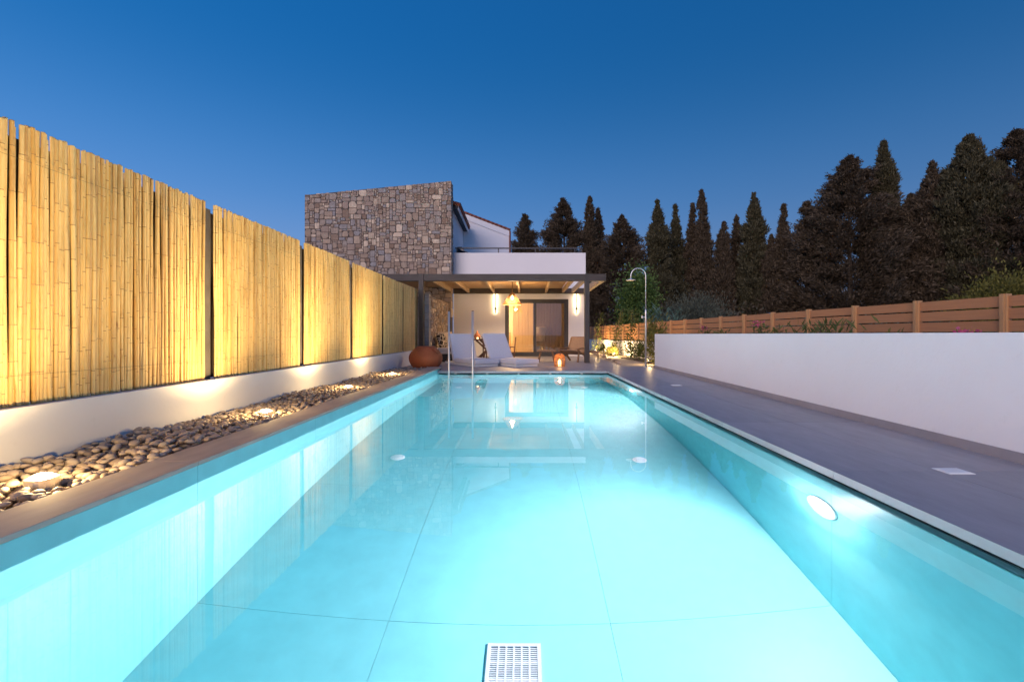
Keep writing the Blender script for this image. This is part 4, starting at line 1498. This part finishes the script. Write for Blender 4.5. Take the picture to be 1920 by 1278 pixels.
# (pixel column in the photograph's geometry is only the source of these metric places)
TREES = [  # x, y, height, radius, style, look
    (0.15, 42.0, 11.9, 2.5, 'open', 'sparse ragged conifer with gaps, rising behind the balcony railing'),
    (3.45, 40.0, 12.8, 3.3, 'open', 'broad ragged dark cypress above the right end of the balcony parapet'),
    (5.40, 39.0, 12.6, 0.95, 'dense', 'pointed cypress just past the parapet corner, taller of the two slim ones there'),
    (6.50, 40.5, 12.1, 0.85, 'dense', 'thin-tipped cypress past the parapet corner, shorter of the two slim ones there'),
    (8.20, 38.0, 10.8, 3.0, 'open', 'squat spreading cypress directly above the shower arch'),
    (10.90, 37.0, 11.7, 1.00, 'dense', 'stout columnar cypress, first of the even row right of the shower'),
    (12.70, 38.0, 11.7, 0.74, 'dense', 'slim columnar cypress, second of the even row right of the shower'),
    (13.85, 38.0, 11.7, 0.62, 'dense', 'very slim cypress, third of the even row right of the shower'),
    (14.60, 37.0, 12.6, 0.80, 'dense', 'tallest slim spire cypress of the row, with a needle-thin tip'),
    (15.50, 36.0, 9.7, 0.95, 'dense', 'low blunt cypress behind the tallest spire, above the olive bush'),
    (17.20, 37.0, 10.5, 0.72, 'dense', 'short slim cypress squeezed beside the thick columnar one'),
    (17.50, 35.0, 11.7, 1.00, 'dense', 'thick columnar cypress with a rounded tip beyond the olive bush'),
    (18.50, 34.0, 8.3, 1.10, 'dense', 'low cypress filling the dip before the big ragged conifers'),
    (19.35, 34.2, 10.5, 0.72, 'dense', 'thin finger-like cypress standing in the dip before the big ragged conifers'),
    (20.40, 33.0, 10.5, 2.2, 'open', 'small conical conifer at the foot of the big layered one'),
    (22.10, 31.0, 13.0, 4.4, 'open', 'big layered conifer with long horizontal boughs reaching over the row'),
    (24.50, 31.0, 14.0, 1.35, 'dense', 'tall dense cypress with a bare woody streak, right after the layered conifer'),
    (25.60, 30.0, 10.1, 1.6, 'dense', 'rounded low cypress in the notch between the two tall groups'),
    (25.70, 29.0, 11.7, 1.25, 'dense', 'upright cypress on the near side of the notch'),
    (27.30, 28.0, 13.0, 2.0, 'dense', 'massive wide-topped cypress, highest of the near group'),
    (29.20, 27.0, 12.9, 4.2, 'open', 'huge spreading conifer nearest the pool end of the tree row'),
    (32.60, 26.0, 12.6, 4.0, 'open', 'spreading conifer closing the tree row'),
]
for i, (x, y, H, Rm, sty, lb) in enumerate(TREES):
    cypress('cypress_tree' if sty == 'dense' else 'conifer_tree', x, y, H + 0.09, Rm, sty, lb, 40 + i, 'cypress_green' if i in (5, 6, 11, 16, 19) else 'cypress', {19: 0.72, 17: 0.6, 18: 0.6, 5: 0.55, 11: 0.55}.get(i, 0.42))


def bush(name, x, y, z, rx, ry, rz_, n, ll, ww, mat, label, cat, seed, up=0.4, stem=0.03, group=None, z0=None, clumps=26, trunk=True):
    rng = np.random.default_rng(seed)
    zb = -0.09 if z0 is None else z0
    t = thing(name, (x, y, zb), label, cat, group)
    cz = z - zb
    cl_ = unit(rng.normal(size=(clumps, 3))) * rng.uniform(0.45, 0.95, (clumps, 1)) * np.array([rx, ry, rz_])
    idx = rng.integers(0, clumps, n)
    cs = rng.uniform(0.16, 0.34, clumps)
    P = cl_[idx] + rng.normal(size=(n, 3)) * (cs[idx][:, None] * np.array([rx, ry, rz_]))
    D_ = unit(unit(P) * 0.8 + np.array([0, 0, up]) + rng.normal(scale=0.55, size=P.shape))
    P[:, 2] += cz
    P[:, 2] = np.clip(P[:, 2], 0.02, None)
    V_, F_ = blades(P, D_, rng.uniform(0.6, 1.2, n) * ll, rng.uniform(0.6, 1.2, n) * ww, rng)
    st_ = MB()
    for k in range(5):
        c = cl_[k]
        st_.tube([(rng.normal() * 0.03, rng.normal() * 0.03, 0), (c[0] * 0.3, c[1] * 0.3, cz * 0.6), (c[0] * 0.8, c[1] * 0.8, max(0.1, c[2] * 0.8 + cz))], [stem, stem * 0.7, stem * 0.3], 5)
    part('stem' if cat != 'tree' else 'trunk', st_, 'trunk', t, True)
    link('foliage' if cat != 'tree' else 'crown', fast_mesh('foliage', V_, F_, mat), t)
    return t


def reeds(name, x, y, n, h, spread, mat, label, seed, cat='reeds', z0=-0.09, group=None, w=0.03):
    rng = np.random.default_rng(seed)
    t = thing(name, (x, y, z0), label, cat, group)
    C, D_, L_, W_ = [], [], [], []
    for k in range(n):
        b_ = np.array([rng.normal() * spread, rng.normal() * spread * 0.6, 0])
        hh = h * rng.uniform(0.6, 1.0)
        le = rng.normal(scale=0.10, size=2)
        for q in range(12):
            f_ = 0.25 + 0.75 * q / 12
            C.append(b_ + np.array([le[0] * hh * f_, le[1] * hh * f_, hh * f_]))
            a = rng.uniform(0, 2 * PI)
            D_.append([math.cos(a) * 0.75, math.sin(a) * 0.75, 0.8])
            L_.append(rng.uniform(0.25, 0.5) * min(1, h / 2))
            W_.append(rng.uniform(0.5, 1) * w)
        C.append(b_)
        D_.append([le[0], le[1], 1])
        L_.append(hh)
        W_.append(0.012)
    V_, F_ = blades(np.array(C), unit(np.array(D_)), np.array(L_), np.array(W_), rng)
    link('leaves', fast_mesh('leaves', V_, F_, mat), t)
    return t


bush('broadleaf_tree', 6.55, 26.5, 2.7, 1.15, 1.1, 1.75, 9000, 0.16, 0.045, 'leaf_green', 'leafy bright green broadleaf tree behind the shower pole', 'tree', 301, up=-0.3, stem=0.06, clumps=60)
bush('olive_bush', 10.2, 27.0, 1.6, 2.0, 1.5, 1.45, 11000, 0.20, 0.018, 'leaf_olive', 'big rounded grey-green olive bush above the slatted fence', 'bush', 302, up=0.9, stem=0.05, clumps=70)
bush('olive_bush', 8.2, 25.5, 1.0, 1.1, 1.0, 1.0, 5000, 0.20, 0.018, 'leaf_olive', 'dark olive bush between the broadleaf tree and the big rounded bush', 'bush', 303, up=0.9, stem=0.04, clumps=40)
bush('yellow_shrub', 12.4, 25.0, 1.0, 0.8, 0.6, 0.65, 3500, 0.14, 0.03, 'leaf_yellow', 'yellow-green flowering shrub just above the slatted fence top', 'bush', 304, clumps=24)
bush('corner_shrub', 23.4, 22.5, 2.2, 1.9, 1.4, 1.5, 7000, 0.2, 0.035, 'leaf_yellow', 'olive-yellow shrub under the huge spreading conifer', 'bush', 305, clumps=40)
for i, (x, y, h, n) in enumerate(((6.9, 24.0, 2.7, 26), (7.9, 24.5, 2.6, 22), (11.6, 24.6, 1.9, 22), (13.3, 24.0, 2.2, 24), (14.2, 23.8, 1.9, 18), (16.3, 22.8, 1.8, 18), (17.8, 22.5, 2.2, 20), (19.9, 22.3, 2.2, 20))):
    reeds('reed_clump', x, y, n, h, 0.45, 'leaf_blue' if i < 5 else 'leaf_olive',
          ['blue-green reed clump right behind the shower pole', 'blue-green reed clump beside the dark olive bush', 'blue-green reed clump left of the yellow-green shrub',
           'blue-green reed clump right of the yellow-green shrub', 'short blue-green reed clump under the thin finger-like cypress',
           'grey reed clump under the big layered conifer', 'grey reed clump under the tall dense cypress', 'grey reed clump under the massive wide-topped cypress'][i],
          320 + i, group='reeds behind the slatted fence')
# undergrowth that reads as one dark mass at the foot of the trees
rng = np.random.default_rng(77)
n = 26000
tt = rng.random(n)
ux = 2.0 + tt * 34
uy = 41 - tt * 15 + rng.normal(scale=1.2, size=n)
uz = np.abs(rng.normal(scale=1.0, size=n)) * (0.9 + 0.5 * np.sin(ux * 1.3) + 0.3 * np.sin(ux * 3.1))
P = np.stack([ux, uy, np.clip(uz, 0, 3.2) - 0.09], 1)
V_, F_ = blades(P, unit(np.array([0, -0.2, 0.7]) + rng.normal(scale=0.7, size=P.shape)), rng.uniform(0.25, 0.5, n), rng.uniform(0.04, 0.09, n), rng)
o = link('undergrowth', fast_mesh('undergrowth', V_, F_, 'cypress'))
tag(o, 'dark tangled undergrowth at the foot of the cypresses', 'undergrowth', kind='stuff')


# climbers on stakes by the boundary wall
def climber(x, y, top, lean, label, seed, dens=420):
    rng = np.random.default_rng(seed)
    t = thing('climbing_plant', (x, y, 0.0), label, 'plant', 'climbers trained along the boundary wall')
    pts = [(lean * f_ + 0.05 * math.sin(f_ * 9 + seed), 0.03 * math.cos(f_ * 7), top * f_) for f_ in np.linspace(0, 1, 12)]
    part('stem', MB().tube(pts, [0.016 - 0.0008 * k for k in range(12)], 5), 'trunk', t, True)
    part('stake', MB().tube([(lean * 0.02, 0.05, 0), (lean * 0.9, 0.05, top * 0.95)], 0.008, 5), 'stake', t, True)
    f_ = rng.random(dens)
    P = np.stack([np.interp(f_, np.linspace(0, 1, 12), [p[0] for p in pts]), np.interp(f_, np.linspace(0, 1, 12), [p[1] for p in pts]), f_ * top], 1)
    wd = 0.05 + 0.10 * np.abs(np.sin(f_ * 8 + seed)) + 0.06 * (f_ < 0.3)
    P += rng.normal(size=P.shape) * wd[:, None] * np.array([1, 1, 0.4])
    P[:, 2] = np.clip(P[:, 2], 0.02, None)
    V_, F_ = blades(P, unit(rng.normal(size=P.shape) + np.array([0, -0.3, -0.1])), rng.uniform(0.06, 0.12, dens), rng.uniform(0.02, 0.035, dens), rng)
    link('leaves', fast_mesh('leaves', V_, F_, 'leaf_vine'), t)


climber(3.62, 23.2, 1.95, 0.25, 'thin leafy climber on the boundary wall closest to the pergola post', 401)
climber(3.86, 20.15, 2.0, 0.42, 'leaning leafy climber in the middle of the three by the boundary wall', 402)
climber(4.05, 17.6, 1.85, 0.10, 'dense upright climber on the boundary wall closest to the shower', 403, 560)
bush('garden_shrub', 3.75, 21.6, 0.2, 0.28, 0.25, 0.2, 500, 0.10, 0.018, 'leaf_vine', 'small dark shrub at the foot of the boundary wall between two climbers', 'bush', 411, z0=0.0, stem=0.01, clumps=10)
bush('garden_shrub', 3.80, 19.4, 0.2, 0.26, 0.25, 0.24, 600, 0.12, 0.016, 'leaf_yellow', 'bright yellow-green spiky shrub lit by a garden spotlight', 'bush', 412, z0=0.0, up=1.2, stem=0.01, clumps=10)
bush('garden_shrub', 3.98, 16.2, 0.32, 0.32, 0.28, 0.32, 700, 0.12, 0.02, 'leaf_vine', 'grassy green shrub beside the dense upright climber', 'bush', 413, z0=0.0, up=1.0, stem=0.01, clumps=12)
bush('oleander', 3.92, 13.6, 0.62, 0.30, 0.32, 0.6, 1300, 0.14, 0.02, 'leaf_yellow', 'lit leafy oleander tucked between the shower pole and the white wall end', 'bush', 414, z0=0.0, up=0.7, stem=0.015, clumps=22)

# plants behind the white wall whose tips show over it
for i, (x, y, h, lb, pet) in enumerate(((4.55, 11.6, 1.10, 'flowering shrub tip over the white wall close to the shower', 1), (4.6, 10.6, 1.07, 'leafy sprig over the white wall next to the flowering tip by the shower', 0),
                                        (4.55, 8.9, 1.14, 'red-flowered rose sprig over the middle of the white wall', 1), (4.5, 8.2, 1.10, 'thin bare sprig over the middle of the white wall', 0),
                                        (4.4, 5.4, 0.95, 'spiky yellow-tipped leaves just over the white wall', 0), (4.4, 4.55, 0.93, 'pink blossoms just over the white wall nearest the pool end', 1))):
    rng = np.random.default_rng(500 + i)
    t = thing('wall_plant', (x, y, 0.12), lb, 'plant')
    n = 170
    st_ = MB()
    C = []
    for k in range(5):
        e = (rng.normal() * 0.10, rng.normal() * 0.12, (h - 0.12) * rng.uniform(0.82, 1.0))
        st_.tube([(rng.normal() * 0.02, rng.normal() * 0.02, 0), (e[0] * 0.4, e[1] * 0.4, e[2] * 0.5), e], [0.008, 0.006, 0.003], 4)
        f_ = rng.uniform(0.25, 1, n // 5)
        C.append(np.outer(f_, np.array(e)) + rng.normal(scale=0.025, size=(n // 5, 3)))
    part('stem', st_, 'trunk', t, True)
    C = np.concatenate(C)
    V_, F_ = blades(C, unit(rng.normal(size=C.shape) + np.array([0, 0, 0.5])), rng.uniform(0.07, 0.13, len(C)), rng.uniform(0.012, 0.022, len(C)), rng)
    link('leaves', fast_mesh('leaves', V_, F_, 'leaf_yellow' if i == 4 else 'leaf_vine'), t)
    if pet:
        c0 = np.array([0.0, 0, h - 0.14]) + rng.normal(scale=(0.05, 0.07, 0.03), size=(40, 3))
        V_, F_ = blades(c0, unit(rng.normal(size=c0.shape)), rng.uniform(0.03, 0.05, 40), rng.uniform(0.014, 0.022, 40), rng)
        link('blossom', fast_mesh('blossom', V_, F_, 'petal'), t)
rng = np.random.default_rng(560)
t = thing('oleander', (4.62, 7.05, 0.12), 'long-leaved oleander fanning out above the white wall', 'plant')
n = 420
a = rng.uniform(0, 2 * PI, n)
C = np.stack([rng.normal(scale=0.12, size=n), rng.normal(scale=0.35, size=n), rng.uniform(0.25, 0.93, n)], 1)
V_, F_ = blades(C, unit(np.stack([np.cos(a) * 0.6, np.sin(a) * 0.8, np.full(n, 0.8)], 1)), rng.uniform(0.12, 0.2, n), rng.uniform(0.010, 0.017, n), rng)
link('leaves', fast_mesh('leaves', V_, F_, 'leaf_vine'), t)
st_ = MB()
for k in range(6):
    st_.tube([(0, 0.05 * (k - 3), 0), (rng.normal() * 0.1, 0.13 * (k - 2.5), 0.85)], [0.012, 0.005], 5)
part('stem', st_, 'trunk', t, True)

# border stones along the path
rg = random.Random(88)
for k in range(16):
    f_ = k / 15
    y = 14.4 + f_ * 8.0
    x = 2.98 + f_ * 0.38 + rg.uniform(-0.05, 0.05)
    o = link('border_stone', pm[k % 9])
    s_ = rg.uniform(0.07, 0.13)
    o.location = (x, y, -0.03 + s_ * 0.35)
    o.scale = (s_,) * 3
    o.rotation_euler = (0, 0, rg.uniform(0, 6))
    tag(o, 'rounded border stone in the row edging the sandy garden path', 'stone', 'stones edging the garden path')

# garden spotlights
for (x, y, pw, lb) in ((3.45, 22.6, 120, 'small garden spotlight at the foot of the climber closest to the pergola'),
                       (3.66, 18.9, 120, 'small white garden spotlight beside the bright yellow-green shrub'),
                       (3.72, 14.0, 24, 'small garden spotlight at the foot of the oleander by the shower')):
    t = thing('garden_spotlight', (x, y, 0.0), lb, 'light', 'garden spotlights')
    part('spike', MB().tube([(x, y, -0.05), (x, y, 0.06)], 0.012, 8), 'blackmetal', t)
    part('head', MB().tube([(x - 0.03, y, 0.06), (x + 0.05, y, 0.12)], [0.028, 0.042], 12), 'whiteplastic', t)
    part('lens', MB().tube([(x + 0.051, y, 0.121), (x + 0.055, y, 0.124)], 0.034, 12), 'lens_warm', t)
    lamp('garden_lamp', 'POINT', (x + 0.10, y, 0.22), pw, WARM, t, shadow_soft_size=0.04)
